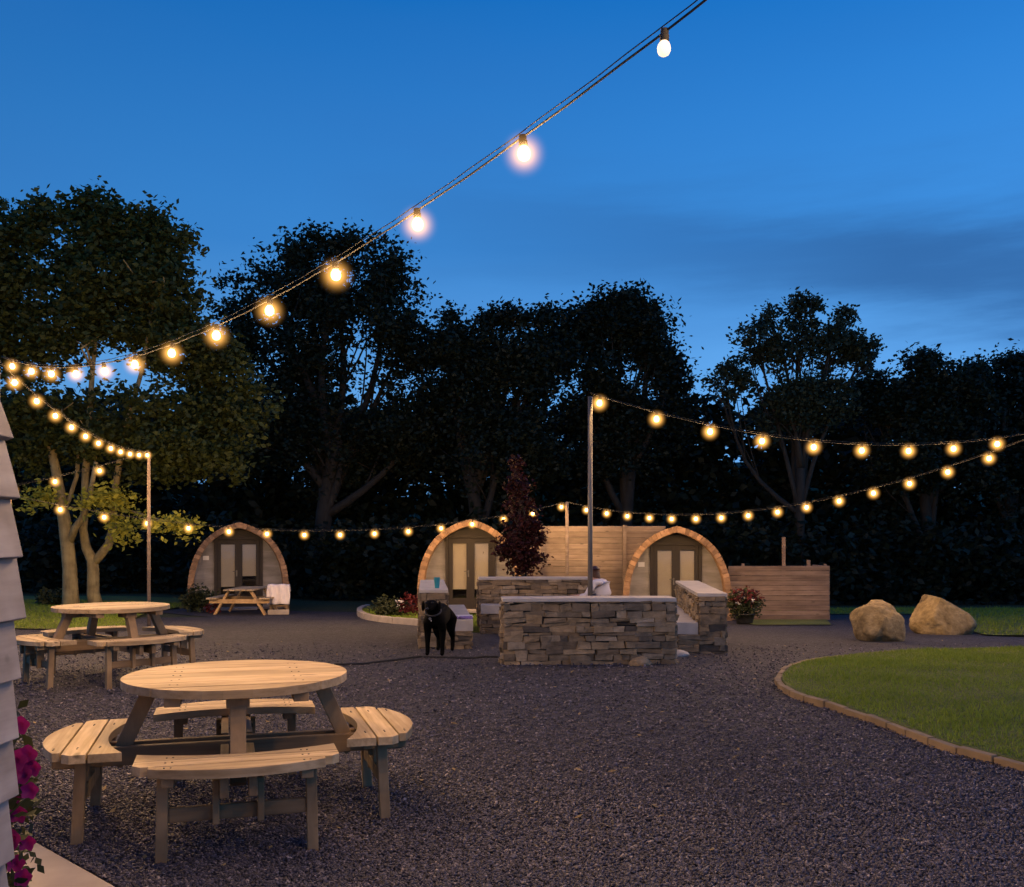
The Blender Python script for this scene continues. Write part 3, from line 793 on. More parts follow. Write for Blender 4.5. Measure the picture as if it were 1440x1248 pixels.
md = o.modifiers.new('thick', 'SOLIDIFY'); md.thickness = .015
tag(o, 'white towel draped over the small chair at the cabin', 'towel')

# ------------------------------------------------------------------ pods
PROF = [(1.0, 0), (1.0, .10), (1.0, .20), (.995, .29), (.978, .38), (.95, .475), (.905, .56), (.84, .65), (.755, .735), (.65, .808), (.53, .868), (.395, .918), (.25, .957), (.12, .983), (0, 1.0)]
def arch(w, h, n=60):
    """points from right foot over the tip to left foot"""
    half = PROF; P_ = [Vector((a * w / 2, b_ * h)) for a, b_ in half]
    full = P_ + [Vector((-p.x, p.y)) for p in P_[-2::-1]]
    d = [0]
    for a, b_ in zip(full, full[1:]): d.append(d[-1] + (b_ - a).length)
    out = []
    for i in range(n + 1):
        s = d[-1] * i / n; k = 0
        while k < len(d) - 2 and d[k + 1] < s: k += 1
        f_ = (s - d[k]) / max(1e-6, d[k + 1] - d[k]); out.append(full[k].lerp(full[k + 1], f_))
    return out
def normals(pts):
    out = []
    for i in range(len(pts)):
        t_ = pts[min(i + 1, len(pts) - 1)] - pts[max(i - 1, 0)]
        out.append(Vector((t_.y, -t_.x)).normalized())
    return out
def pod(label, loc, rz=0, W=2.36, Hh=2.1, depth=4.2, plate=True, blinds=(.85, .62), step=True):
    t = empty('glamping_pod', loc, rz, label, 'cabin', 'arched timber cabins')
    # shell: lapped rows of shingles running back (local +y is away from the front)
    pts = arch(W, Hh, 44); nm = normals(pts)
    mb = MB()
    inner = [p - n_ * .10 for p, n_ in zip(pts, nm)]
    N = len(pts); vs = []
    for y in (.03, depth):
        vs += [(p.x, y, p.y) for p in pts] + [(p.x, y, p.y) for p in inner]
    fs = []
    for i in range(N - 1):
        fs += [(i, i + 1, 2 * N + i + 1, 2 * N + i), (N + i + 1, N + i, 3 * N + i, 3 * N + i + 1), (i + 1, i, N + i, N + i + 1), (2 * N + i, 2 * N + i + 1, 3 * N + i + 1, 3 * N + i)]
    mb.add(vs, fs)
    mb.add([(p.x, depth - .01, p.y) for p in inner], [tuple(range(N))])
    # shingle courses laid on the shell
    for i in range(0, N - 1):
        a, b_ = pts[i], pts[i + 1]; n_ = nm[i]
        y = .06
        ang = math.atan2(b_.y - a.y, b_.x - a.x); m_ = (a + b_) / 2 + n_ * .012
        mb.box((m_.x, (depth + .03) / 2, m_.y), ((b_ - a).length * 1.02, depth - .08, .018), Euler((0, -ang + (.10 if i < N / 2 else -.10), 0)))
    mb.build('shell', 'shingle', t)
    # rim of stacked shingle ends
    mb = MB()
    rim = arch(W, Hh, 54); rn = normals(rim)
    for i in range(len(rim) - 1):
        a, b_ = rim[i], rim[i + 1]; n_ = (rn[i] + rn[i + 1]).normalized(); m_ = (a + b_) / 2
        ang = math.atan2(b_.y - a.y, b_.x - a.x); th = .135 + random.uniform(-.008, .012)
        c = m_ - n_ * (th / 2 - .045)
        mb.box((c.x, -.01 + random.uniform(-.012, .012), c.y), ((b_ - a).length - .006, .09, th), Euler((0, -ang + random.uniform(-.04, .04), 0)), jit=.003)
    mb.box((0, -.005, Hh - .028), (.12, .085, .12), Euler((0, R(45), 0)))
    mb.build('arch_rim', 'shingle', t, bevel=.004)
    # recessed front wall: vertical halves left and right of the door, plus fanlight
    yf = .42; dw, dh = W * .50, Hh * .83
    def face_poly(x0, x1, z0, shrink=.09):
        pl = [q - n_ * shrink for q, n_ in zip(pts, nm)]
        return pl
    ins = [p - n_ * .095 for p, n_ in zip(pts, nm)]
    mb = MB()
    for s in (1, -1):
        side = [q for q in ins if q.x * s >= dw / 2]
        side = sorted(side, key=lambda q: q.y)
        poly = [(s * dw / 2, 0.0)] + [(q.x, q.y) for q in side if q.y >= 0]
        ztop = max(q.y for q in side)
        poly.append((s * dw / 2, ztop + .03))
        vs = [(x, yf, z) for x, z in poly] + [(x, yf + .05, z) for x, z in poly]; n_ = len(poly)
        mb = MB(); mb.add(vs, [tuple(range(n_)), tuple(range(n_, 2 * n_))[::-1]] + [(i, (i + 1) % n_, n_ + (i + 1) % n_, n_ + i) for i in range(n_)])
        mb.build('front_wall', 'pod_face', t)
    mb = MB(); top = [q for q in ins if abs(q.x) <= dw / 2 + .06 and q.y > Hh * .6]
    top = sorted(top, key=lambda q: q.x)
    poly = [(-dw / 2 - .03, dh)] + [(max(-dw / 2 - .03, min(dw / 2 + .03, q.x)), q.y) for q in top] + [(dw / 2 + .03, dh)]
    n_ = len(poly)
    vs = [(x, yf - .012, z) for x, z in poly] + [(x, yf + .04, z) for x, z in poly]
    mb.add(vs, [tuple(range(n_)), tuple(range(n_, 2 * n_))[::-1]] + [(i, (i + 1) % n_, n_ + (i + 1) % n_, n_ + i) for i in range(n_)])
    mb.build('fanlight', 'door_frame', t)
    mb = MB()
    for s in (-1, 1): mb.box((s * (dw / 2 - .035), yf - .02, dh / 2), (.075, .10, dh))
    mb.box((0, yf - .02, dh + .0), (dw + .01, .098, .07))
    mb.build('door_frame', 'door_frame', t, bevel=.004)
    lw = dw / 2 - .075
    for s, bl in ((-1, blinds[0]), (1, blinds[1])):
        cx = s * lw / 2
        d = MB(); z0, z1 = .03, dh - .04; st = .095
        d.box((cx - lw / 2 + st / 2, yf, (z0 + z1) / 2), (st, .055, z1 - z0)); d.box((cx + lw / 2 - st / 2, yf, (z0 + z1) / 2), (st, .055, z1 - z0))
        d.box((cx, yf, z1 - .06), (lw - 2 * st, .054, .12)); d.box((cx, yf, z0 + .13), (lw - 2 * st, .054, .26))
        do = d.build('door', 'door_frame', t, bevel=.003)
        gw, gz0, gz1 = lw - 2 * st, z0 + .26, z1 - .12
        q = MB(); q.box((cx, yf, (gz0 + gz1) / 2), (gw, .008, gz1 - gz0)); q.build('glass_pane', 'glass', do)
        q = MB(); hb = (gz1 - gz0) * bl; q.box((cx, yf + .026, gz1 - hb / 2), (gw + .01, .006, hb)); q.box((cx, yf + .024, gz1 - hb + .008), (gw + .01, .014, .016)); q.build('blind', 'blind', do)
        if s < 0:
            q = MB(); q.box((cx + lw / 2 - .05, yf - .032, dh * .50), (.035, .010, .16)); q.tube([(cx + lw / 2 - .05, yf - .03, dh * .53), (cx + lw / 2 - .05, yf - .075, dh * .53), (cx + lw / 2 - .15, yf - .078, dh * .53)], .010, 8)
            q.build('handle', 'steel', do, smooth=False)
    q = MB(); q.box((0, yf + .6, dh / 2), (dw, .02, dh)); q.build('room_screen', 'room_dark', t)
    q = MB(); q.box((0, .2, .012), (W - .22, .44, .03)); q.build('porch_board', 'fence_wood', t)
    if step:
        q = MB(); q.box((0, -.2, .03), (.9, .3, .07)); q.build('step', 'slab', t, bevel=.01)
    if plate:
        q = MB(); q.box((-W * .335, yf - .012, Hh * .60), (.15, .012, .11)); q.build('name_plate', 'white', t, bevel=.003)
    return t
def at_pod(px, Y, dz=0):
    x = (px - CX) / F * Y
    return (x, Y, g(x, Y) + dz)
pod('arched timber cabin standing alone with a picnic bench and towel chair at its porch', at_pod(336, 25.0, .02), R(17), W=2.46, Hh=2.22, blinds=(.80, .60))
pod('arched timber cabin with the brightest orange arch, half hidden by the red leaved tree', at_pod(661, 22.3, .17), R(1), plate=False, blinds=(.84, .84))
pod('arched timber cabin between the tall board screen and the low board fence', at_pod(952, 21.8, .0), R(-6), blinds=(.97, .97))

# ------------------------------------------------------------------ fences
def fence(name, label, a, b_, ztop, board, mat, posts=(), zb=0.0, gap=.006, endret=0.0, post_px=None):
    a, b_ = Vector(a), Vector(b_); d = b_ - a; L = d.length; ang = math.atan2(d.y, d.x)
    z0 = g(*((a + b_) / 2)) + zb
    t = empty(name, (a.x, a.y, z0), ang, label, 'fence')
    mb = MB(); hgt = ztop - z0; n = int(round(hgt / board))
    bd = hgt / n
    for i in range(n):
        nseg = max(1, int(L / 2.2))
        for k in range(nseg):
            x0, x1 = L * k / nseg, L * (k + 1) / nseg
            mb.box(((x0 + x1) / 2, random.uniform(-.004, .004), bd * (i + .5)), (x1 - x0 - .003, .022, bd - gap), Euler((R(7) + random.uniform(-.01, .01), random.uniform(-.003, .003), 0)), jit=.002)
        if endret: mb.box((L + .011, endret / 2 + .02, bd * (i + .5)), (.022, endret, bd - gap))
    mb.build('board_panel', mat, t, bevel=.003)
    for x, w, top in posts:
        q = MB(); q.box((x, .065 if w > 0 else -.05, (hgt + top) / 2 - .05), (abs(w), abs(w), hgt + top + .1)); q.build('post', mat, t, bevel=.004)
    return t
fence('board_fence', 'tall pale board screen between the two arched cabins', (.35, 23.0), (3.65, 23.0), H + (HY - 740) / F * 23.0, .135, 'fence_wood', posts=[(2.34, -.09, .02), (.6, .07, 0), (3.3, .07, 0)])
fence('board_fence', 'low reddish board fence beside the black potted shrub', ((1024 - CX) / F * 22, 22.0), ((1166 - CX) / F * 22, 22.0), H + (HY - 796) / F * 22.0, .118, 'fence_red', posts=[(.35, .07, .05), (1.29, .07, .66), (1.86, .07, .13), (2.24, .06, .04)], endret=1.2)

# ------------------------------------------------------------------ stone seating
def stones(mb, L, T, Hh, lo=.028, hi=.088):
    """a wall from (0,0) to (L,T) footprint with courses of irregular stones on all faces"""
    mb_core = [(L / 2, T / 2, Hh / 2 - .05)]
    def facing(o, dirv, nv, length):
        z = -.08
        while z < Hh - .012:
            h_ = min(random.uniform(lo, hi), Hh - z)
            if Hh - z - h_ < lo * .6: h_ = Hh - z
            s = random.uniform(-.1, 0)
            while s < length - .01:
                w = random.uniform(.09, .32) * (1.0 if h_ > .06 else 1.25)
                if random.random() < .17 and z + h_ * 1.8 < Hh: hh = h_ * 1.75
                else: hh = h_
                e = min(s + w, length); s0 = max(s, 0)
                if length - e < .07: e = length
                if e - s0 > .02:
                    pr = random.uniform(0, .028)
                    c = o + dirv * ((s0 + e) / 2) + nv * (pr / 2 - .02)
                    ang = math.atan2(dirv.y, dirv.x)
                    mb.box((c.x, c.y, z + hh / 2), (e - s0 - .006, .07 + pr, hh - .004), Euler((random.uniform(-.05, .05), random.uniform(-.06, .06), ang)), jit=.013)
                s = e if e == length else e
                if e >= length - 1e-4: break
            z += h_
    facing(Vector((0, 0, 0)), Vector((1, 0, 0)), Vector((0, -1, 0)), L)
    facing(Vector((0, T, 0)), Vector((1, 0, 0)), Vector((0, 1, 0)), L)
    facing(Vector((0, 0, 0)), Vector((0, 1, 0)), Vector((-1, 0, 0)), T)
    facing(Vector((L, 0, 0)), Vector((0, 1, 0)), Vector((1, 0, 0)), T)
def stone_wall(label, a, b_, T, ztop, seat=None, side=1):
    """wall along a->b (front face line), thickness T to the left of the direction; seat=(depth, top z, x0, x1) on side"""
    a, b_ = Vector(a), Vector(b_); d = b_ - a; L = d.length; ang = math.atan2(d.y, d.x)
    z0 = min(g(a.x, a.y), g(b_.x, b_.y))
    t = empty('stone_wall', (a.x, a.y, z0), ang, label, 'stone wall', 'stone seating walls')
    Hh = ztop - .045 - z0
    mb = MB(); stones(mb, L, T, Hh); mb.build('stonework', 'stone', t, bevel=.008)
    mb = MB(); mb.box((L / 2, T / 2, Hh / 2 - .06), (L - .05, T - .05, Hh - .01)); mb.build('mortar_core', 'mortar', t)
    mb = MB(); n = max(1, round(L / .9))
    for i in range(n):
        mb.box((L * (i + .5) / n, T / 2, Hh + .0225), (L / n + (.03 if i in (0, n - 1) else 0) - .006, T + .05, .045), Euler((0, 0, random.uniform(-.006, .006))), jit=.003)
    mb.build('coping', 'coping', t, bevel=.006)
    if seat:
        dp, zt, x0, x1 = seat
        zs = zt - z0; y0 = -dp if side < 0 else T
        mb = MB(); sub = MB(); stones(sub, x1 - x0, dp - .03, zs - .16)
        for v in sub.v: mb.v.append((v[0] + x0, v[1] + y0 + (.03 if side < 0 else 0), v[2]))
        mb.f = sub.f
        mb.build('seat_base', 'stone', t, bevel=.006)
        mb = MB(); mb.box(((x0 + x1) / 2, y0 + dp / 2 + (.012 if side > 0 else -.012), zs - .08), (x1 - x0 + .02, dp, .16), jit=.003); mb.build('seat_slab', 'coping', t, bevel=.008)
    return t
front_wall = stone_wall('wide dark stone wall with the lamp pole rising behind its pale coping', (-.10, 11.2), (1.92, 11.3), .36, .75, seat=(.34, .36, .1, 1.9), side=1)
right_wall = stone_wall('stone wall running back in front of the right hand cabin door', (2.82, 12.7), (3.16, 16.4), .34, .72, seat=(.30, .33, .0, 3.5), side=1)
left_wall = stone_wall('narrow stone wall end with a blue cup on top, behind the dog', (-.93, 13.6), (-1.22, 16.8), .36, .72, seat=(.36, .30, -.1, 2.9), side=-1)
back_wall = stone_wall('rear stone wall below the red leaved tree', (-.60, 17.3), (1.54, 17.3), .34, .74, seat=(.38, .27, .06, 2.3), side=-1)

# cup, newspaper, towel on the walls
z = .72; c = Vector((-1.09, 13.95, z))
t = tag(MB(), None) if False else None
mb = MB(); mb.lathe([(.030, 0), (.034, .02), (.046, .155), (.048, .16), (.043, .16), (.030, .02)], n=20)
o = mb.build('cup', 'cup', None, smooth=True, loc=c); tag(o, 'blue plastic cup standing on the stone wall end', 'cup')
mb = MB(); mb.box((0, 0, .006), (.27, .40, .012), jit=.004); mb.box((.02, -.03, .016), (.22, .30, .010), Euler((0, 0, .2)), jit=.003)
o = mb.build('folded_cloth', 'cloth', None, loc=(-.72, 14.0, .301), bevel=.003); tag(o, 'white folded cloth lying on the low stone seat', 'cloth')
mb = MB(); mb.box((0, 0, .02), (.16, .12, .04), Euler((0, 0, .5)), jit=.01); mb.box((-.13, -.02, .014), (.09, .06, .026), Euler((0, 0, -.3)), jit=.008)
o = mb.build('snack_packet', 'purple', None, loc=(-.66, 13.66, .302), bevel=.006); tag(o, 'small purple packet on the low stone seat beside the dog', 'packet')
# loose stones at the wall foot
def boulder(name, label, c, sx, sy, sz, seed, tweak, cat='boulder', mat='boulder', sub=5):
    bm = bmesh.new(); bmesh.ops.create_icosphere(bm, subdivisions=sub, radius=1)
    from mathutils import noise as mn
    for v in bm.verts:
        p = v.co.copy()
        f_ = 1 + .26 * mn.noise(p * 1.1 + Vector((seed, 0, 0))) + .10 * mn.noise(p * 2.7 + Vector((0, seed, 0))) + .05 * (abs(mn.noise(p * 6 + Vector((0, 0, seed)))) - .3) + .035 * mn.noise(p * 9 + Vector((seed, 2, 0))) + .020 * (.5 - abs(mn.noise(p * 14))) + .012 * mn.noise(p * 26)
        p = p * f_
        p = tweak(p)
        v.co = Vector((p.x * sx, p.y * sy, max(p.z, -.62) * sz))
    me = bpy.data.meshes.new(name); bm.to_mesh(me); bm.free(); me.materials.append(M[mat])
    me.polygons.foreach_set('use_smooth', [True] * len(me.polygons))
    o = bpy.data.objects.new(name, me); col.objects.link(o); o.location = c
    return tag(o, label, cat)
def planes(cuts):
    def f_(p):
        for n_, d in cuts:
            n_ = Vector(n_).normalized(); k = p.dot(n_) - d
            if k > 0: p = p - n_ * k * .85
        return p
    return f_
Yb = 15.0; x = (1247 - CX) / F * Yb
boulder('boulder', 'squat rounded sandstone boulder on the gravel in front of the pointed one', (x, Yb + .35, g(x, Yb) + .24), .375, .40, .40, 3.1, planes([((0, -.25, 1), .84), ((-1, -.1, .45), .96), ((1, 0, .25), 1.0), ((.35, -1, .1), .86), ((-.5, -.9, .5), .92)]))
Yb = 16.7; x = (1340 - CX) / F * Yb
def tw2(p):
    p = planes([((-.75, -.2, .8), .62), ((.72, 0, .9), .66), ((0, -1, .4), .72), ((1, -.1, .5), .85)])(p)
    if p.z > 0: p.x -= .36 * p.z; p.z *= 1.12
    return p
boulder('boulder', 'pointed sandstone boulder with a sloping shoulder beyond the squat one', (x, Yb + .4, g(x, Yb) + .24), .50, .45, .42, 8.4, tw2)
boulder('loose_stone', 'pale flat loose stone lying by the foot of the wall end', (2.14, 12.3, g(2, 12.3) + .03), .12, .08, .06, 2.2, lambda p: p, 'stone', 'coping', 3)
boulder('loose_stone', 'purplish loose stone at the foot of the wide dark wall', (1.48, 11.1, g(1.5, 11.1) + .03), .13, .08, .07, 5.2, lambda p: p, 'stone', 'stone', 3)

# hose on the gravel
hp = [(470, 937), (510, 936), (550, 931), (590, 926), (630, 927), (660, 928), (680, 926), (700, 926), (718, 932)]
pts = []
for a, b_ in zip(hp, hp[1:]):
    for k in range(5):
        q = gp(a[0] + (b_[0] - a[0]) * k / 5, a[1] + (b_[1] - a[1]) * k / 5); pts.append(q + Vector((0, 0, .018 + random.uniform(0, .004))))
mb = MB(); mb.tube(pts, .013, 8)
tag(mb.build('hose', 'rubber', smooth=True), 'thin black hose lying across the gravel past the dog', 'hose')

# ------------------------------------------------------------------ skinned bodies
def skin_body(name, verts, edges, mat, parent=None, root=0, sub=2, smooth=True):
    """verts: list of (co, (rx, ry))"""
    me = bpy.data.meshes.new(name); me.from_pydata([v[0] for v in verts], edges, []); me.update()
    me.materials.append(M[mat])
    o = bpy.data.objects.new(name, me); col.objects.link(o)
    if parent is not None: o.parent = parent
    sk = o.modifiers.new('skin', 'SKIN'); sk.use_smooth_shade = True
    for i, v in enumerate(verts):
        r_ = v[1]; o.data.skin_vertices[0].data[i].radius = r_ if isinstance(r_, tuple) else (r_, r_)
        o.data.skin_vertices[0].data[i].use_root = (i == root)
    s_ = o.modifiers.new('sub', 'SUBSURF'); s_.levels = sub; s_.render_levels = sub
    # bake the surface down so that it is one plain mesh
    dg = bpy.context.evaluated_depsgraph_get(); ev = o.evaluated_get(dg)
    nm = bpy.data.meshes.new_from_object(ev); o.modifiers.clear(); o.data = nm
    return o
def dog():
    Yd = 12.25; x = (612 - CX) / F * Yd
    t = empty('dog', (x, Yd, g(x, Yd)), R(-9), 'black labrador dog standing on the gravel facing the yard', 'dog')
    V, E = [], []
    def v(co, r_, link=None):
        V.append((co, r_))
        if link is not None: E.append((link, len(V) - 1))
        return len(V) - 1
    hip = v((0, .50, .49), (.105, .115))
    loin = v((0, .34, .50), (.100, .115), hip)
    rib = v((0, .17, .475), (.125, .150), loin)
    chest = v((0, .02, .465), (.125, .150), rib)
    sh = v((0, -.06, .50), (.10, .12), chest)
    nk = v((0, -.12, .575), (.072, .078), sh)
    hd = v((-.004, -.165, .642), (.090, .080), nk)
    br = v((-.008, -.215, .636), (.070, .064), hd)
    mz = v((-.012, -.280, .602), (.050, .046), br)
    ns = v((-.014, -.325, .590), (.036, .033), mz)
    for s in (-1, 1):
        a = v((s * .085, -.035, .40), (.052, .060), chest)
        el = v((s * .088, .005, .30), (.038, .044), a)
        kn = v((s * .086, -.012, .165), (.027, .030), el)
        pa = v((s * .086, -.012, .055), (.025, .026), kn)
        v((s * .086, -.05, .022), (.030, .022), pa)
        th = v((s * .08, .50, .40), (.065, .090), hip)
        st = v((s * .088, .44, .29), (.046, .055), th)
        hk = v((s * .086, .575, .175), (.026, .030), st)
        hp_ = v((s * .086, .56, .055), (.024, .025), hk)
        v((s * .086, .52, .022), (.029, .021), hp_)
    ta = v((0, .60, .52), (.028, .030), hip)
    tb = v((.02, .70, .44), (.022, .024), ta)
    v((.03, .76, .34), (.012, .013), tb)
    skin_body('body', V, E, 'fur', t, root=2)
    for s in (-1, 1):
        mb = MB(); mb.ball((-.006 + s * .094, -.172, .622), .054, 12, 10, (.36, .62, 1.15)); mb.build('ear', 'fur', t, smooth=True)
        mb = MB(); mb.ball((-.009 + s * .036, -.262, .668), .011); mb.build('eye', 'nose', t, smooth=True)
    mb = MB(); mb.ball((-.015, -.352, .602), .020, sq=(1.1, .8, .8)); mb.build('nose', 'nose', t, smooth=True)
    mb = MB()
    ring = []
    for k in range(17):
        a = 2 * math.pi * k / 16; ring.append(Vector((.0 + .088 * math.cos(a), -.105 + .075 * math.sin(a), .555 + .05 * math.sin(a))))
    mb.tube(ring, .011, 8, cap=False); mb.build('collar', 'collar', t, smooth=True)
    mb = MB(); mb.tube([(-.016, -.192, .478), (-.016, -.198, .477)], .017, 14); mb.box((-.002, -.196, .452), (.012, .004, .018)); mb.build('name_tag', 'tag', t)
dog()
bpy.data.objects['dog'].scale = (1.12, 1.05, 1.06)

def person():
    base = Vector((1.55, 16.72, 0)); zs = .27
    t = empty('person', (base.x, base.y, zs), R(-20), 'person in a white top with dark hair seated leaning forward on the rear stone seat', 'person')
    V, E = [], []
    def v(co, r_, link=None):
        V.append((co, r_))
        if link is not None: E.append((link, len(V) - 1))
        return len(V) - 1
    # local -x is the way the person faces
    pel = v((.06, 0, .11), (.12, .15))
    wst = v((.03, 0, .21), (.105, .135), pel)
    chs = v((-.03, 0, .33), (.115, .165), wst)
    shd = v((-.07, 0, .41), (.09, .15), chs)
    nk = v((-.11, 0, .47), (.05, .055), shd)
    hd0 = v((-.145, 0, .535), (.070, .066), nk)
    hd1 = v((-.155, 0, .60), (.078, .072), hd0)
    v((-.15, 0, .66), (.055, .055), hd1)
    hands = []
    for s in (-1, 1):
        so = v((-.08, s * .17, .39), (.055, .055), shd)
        el = v((-.20, s * .21, .17), (.042, .042), so)
        wr = v((-.40, s * .12, .165), (.028, .030), el)
        pm = v((-.46, s * .09, .17), (.018, .036), wr)
        hands.append((Vector((-.49, s * .08, .17)), s))
        th = v((-.14, s * .11, .09), (.085, .085), pel)
        kn = v((-.42, s * .13, .085), (.060, .060), th)
        an = v((-.44, s * .14, -.30), (.040, .042), kn)
        v((-.54, s * .15, -.36), (.040, .030), an)
    body = skin_body('body', V, E, 'skin', t, root=0)
    # hands: palm ends are in the body; fingers and thumb chains
    for c, s in hands:
        for k in range(4):
            off = (k - 1.5) * .017; ln = (.062, .072, .068, .052)[k]
            fv = [((c.x + .02, c.y + off, c.z), .0085), ((c.x - ln * .5, c.y + off, c.z - .004), .008), ((c.x - ln * .85, c.y + off, c.z - .022), .0075), ((c.x - ln, c.y + off, c.z - .045), .006)]
            skin_body('finger', fv, [(0, 1), (1, 2), (2, 3)], 'skin', t, sub=1)
        fv = [((c.x + .035, c.y - s * .025, c.z), .010), ((c.x + .005, c.y - s * .048, c.z - .008), .0095), ((c.x - .028, c.y - s * .05, c.z - .02), .0075)]
        skin_body('thumb', fv, [(0, 1), (1, 2)], 'skin', t, sub=1)
    # top: torso and sleeves
    V, E = [], []
    a = v((.065, 0, .12), (.145, .175)); b_ = v((.03, 0, .22), (.128, .16), a); c = v((-.03, 0, .335), (.135, .185), b_); d = v((-.075, 0, .425), (.10, .165), c)
    v((-.10, 0, .46), (.065, .075), d)
    for s in (-1, 1):
        so = v((-.085, s * .175, .395), (.070, .070), d); el = v((-.20, s * .215, .175), (.057, .057), so); v((-.34, s * .15, .168), (.044, .044), el)
    skin_body('shirt', V, E, 'shirt', t)
    V, E = [], []
    p = v((.055, 0, .08), (.14, .17))
    for s in (-1, 1):
        th = v((-.14, s * .11, .09), (.10, .10), p); kn = v((-.42, s * .13, .085), (.074, .074), th); v((-.44, s * .14, -.27), (.055, .055), kn)
    skin_body('trousers', V, E, 'jeans', t)
    V, E = [], []
    p = v((-.115, 0, .555), (.080, .082)); q = v((-.12, 0, .635), (.092, .086), p); v((-.135, 0, .695), (.055, .06), q); r_ = v((-.075, 0, .47), (.055, .075), p); v((-.03, 0, .40), (.03, .05), r_)
    skin_body('hair', V, E, 'hair', t)
    mb = MB(); mb.ball((-.236, 0, .59), .015, sq=(1.2, .8, 1.3)); mb.build('nose', 'skin', t, smooth=True)
    for s in (-1, 1):
        mb = MB(); mb.ball((-.222, s * .030, .607), .010); mb.build('eye', 'nose', t, smooth=True)
        mb = MB(); mb.ball((-.15, s * .080, .595), .024, sq=(.8, .4, 1.3)); mb.build('ear', 'skin', t, smooth=True)
    mb = MB(); mb.ball((-.222, 0, .556), .013, sq=(.6, 1.8, .5)); mb.build('mouth', plain('lips', (.30, .10, .09), .5), t, smooth=True)
person()

# ------------------------------------------------------------------ near cabin with lapped boards (only its edge shows)
def near_cabin():
    ye = 2.46; W, Hh = 2.9, 2.55
    xr = -1.293; cx = xr - W / 2
    t = empty('lapped_board_cabin', (cx, ye, 0), 0, 'grey lapped board cabin with a curved side wall at the edge of the yard', 'cabin')
    prof = [(.976, -.02), (.979, .3), (.984, .65), (.993, .9), (1.0, 1.15), (1.0, 1.40), (.994, 1.56), (.983, 1.70), (.968, 1.84), (.93, 2.0), (.86, 2.12), (.76, 2.23), (.62, 2.34), (.44, 2.45), (.22, 2.52), (0, 2.56)]
    def xz(z):
        for (a, za), (b_, zb) in zip(prof, prof[1:]):
            if z <= zb: return (a + (b_ - a) * (z - za) / (zb - za)) * W / 2
        return 0
    mb = MB(); depth = 5.0
    full = [(a * W / 2 - .03, z) for a, z in prof]; full += [(-x_, z) for x_, z in full[-2::-1]]
    N = len(full)
    vs = [(x_, 0.0, z) for x_, z in full] + [(x_, -depth, z) for x_, z in full]
    fs = [(i, i + 1, N + i + 1, N + i) for i in range(N - 1)] + [tuple(range(N)), tuple(range(N, 2 * N))[::-1]]
    mb.add(vs, fs); mb.build('body', 'lap_board', t)
    mb = MB(); z = .02; bd = .155
    while z < 2.3:
        z1 = min(z + bd, 2.34)
        for s in (1, -1):
            a = Vector((s * xz(z), 0, z)); b_ = Vector((s * (xz(z1) - .006), 0, z1))
            d = b_ - a; ang = math.atan2(d.x, d.z); yj = random.uniform(-.008, .012)
            nx_ = Vector((math.cos(ang), 0, -math.sin(ang))) * s
            c = (a + b_) / 2
            tilt = ang - s * .12
            mb.box((c.x + s * .004, -depth / 2 + .02 + yj, c.z + .0), (.022, depth + .03, d.length + .025), Euler((0, tilt, 0)), jit=.002)
        z += bd + random.uniform(-.006, .006)
    mb.build('lapped_boards', 'lap_board', t, bevel=.003)
near_cabin()

# ------------------------------------------------------------------ lamp poles and festoon strings
def pole(label, x, y, top, r_=.024, mat='steel', hook=1):
    z0 = g(x, y)
    t = empty('lamp_pole', (x, y, z0), 0, label, 'pole', 'festoon lamp poles')
    mb = MB(); mb.tube([(0, 0, -.1), (0, 0, (top - z0) * .5), (0, 0, top - z0)], [r_ * 1.1, r_, r_ * .95], 12); mb.build('shaft', mat, t, smooth=True)
    mb = MB(); mb.tube([(0, 0, top - z0 - .03), (hook * .035, 0, top - z0 - .028)], .004, 6); mb.build('hook', 'steel', t)
    return t
Y0 = 3.0
def A_pt(n): return Vector((.477 - .438 * n, Y0 * (1 + .1715 * n), 2.608 + .0114 * (n - 5.6) ** 2))
pA0, pA1 = A_pt(-3.6), A_pt(12.6)
pole('steel pole behind the lapped board cabin where two bulb strings meet', pA1.x - .05, pA1.y + .02, 3.22)
pole('thin pole beside the maple holding the end of the steep bulb string', -6.62, 17.5, H + (HY - 636) / F * 17.5, .03, 'fence_wood', -1)
pole('tall slim steel pole rising behind the wide stone wall', .955, 11.72, H + (HY - 558) / F * 11.72, .030)
pole('short pole in front of the tall pale board screen', 1.28, 22.35, H + (HY - 706) / F * 22.35, .04, 'fence_wood')
pole('steel pole outside the lawn edge holding two bulb strings', 7.9, 13.95, 3.12, .026)
pole('steel pole beside the viewer holding the overhead bulb string', pA0.x + .02, pA0.y, pA0.z + .05)
pole('wooden pole by the hedge at the far end of the low bulb string', -9.05, 17.3, 2.3, .03, 'new_wood')

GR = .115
m = bpy.data.materials.new('bloom_glow'); m.use_nodes = True; nt = m.node_tree; nt.nodes.clear()  # added glow volume round each lit bulb, imitating lens bloom; no real glass
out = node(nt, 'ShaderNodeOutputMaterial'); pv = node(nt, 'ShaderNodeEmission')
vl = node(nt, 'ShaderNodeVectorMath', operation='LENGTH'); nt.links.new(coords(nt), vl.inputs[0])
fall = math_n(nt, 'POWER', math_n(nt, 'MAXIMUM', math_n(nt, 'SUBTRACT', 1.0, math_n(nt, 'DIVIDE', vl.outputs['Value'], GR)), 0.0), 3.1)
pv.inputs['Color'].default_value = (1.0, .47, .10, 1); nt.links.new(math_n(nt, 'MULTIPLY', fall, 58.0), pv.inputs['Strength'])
nt.links.new(pv.outputs[0], out.inputs['Volume']); M['bloom_glow'] = m
halo_me = bulb_me = holder_me = big_me = None
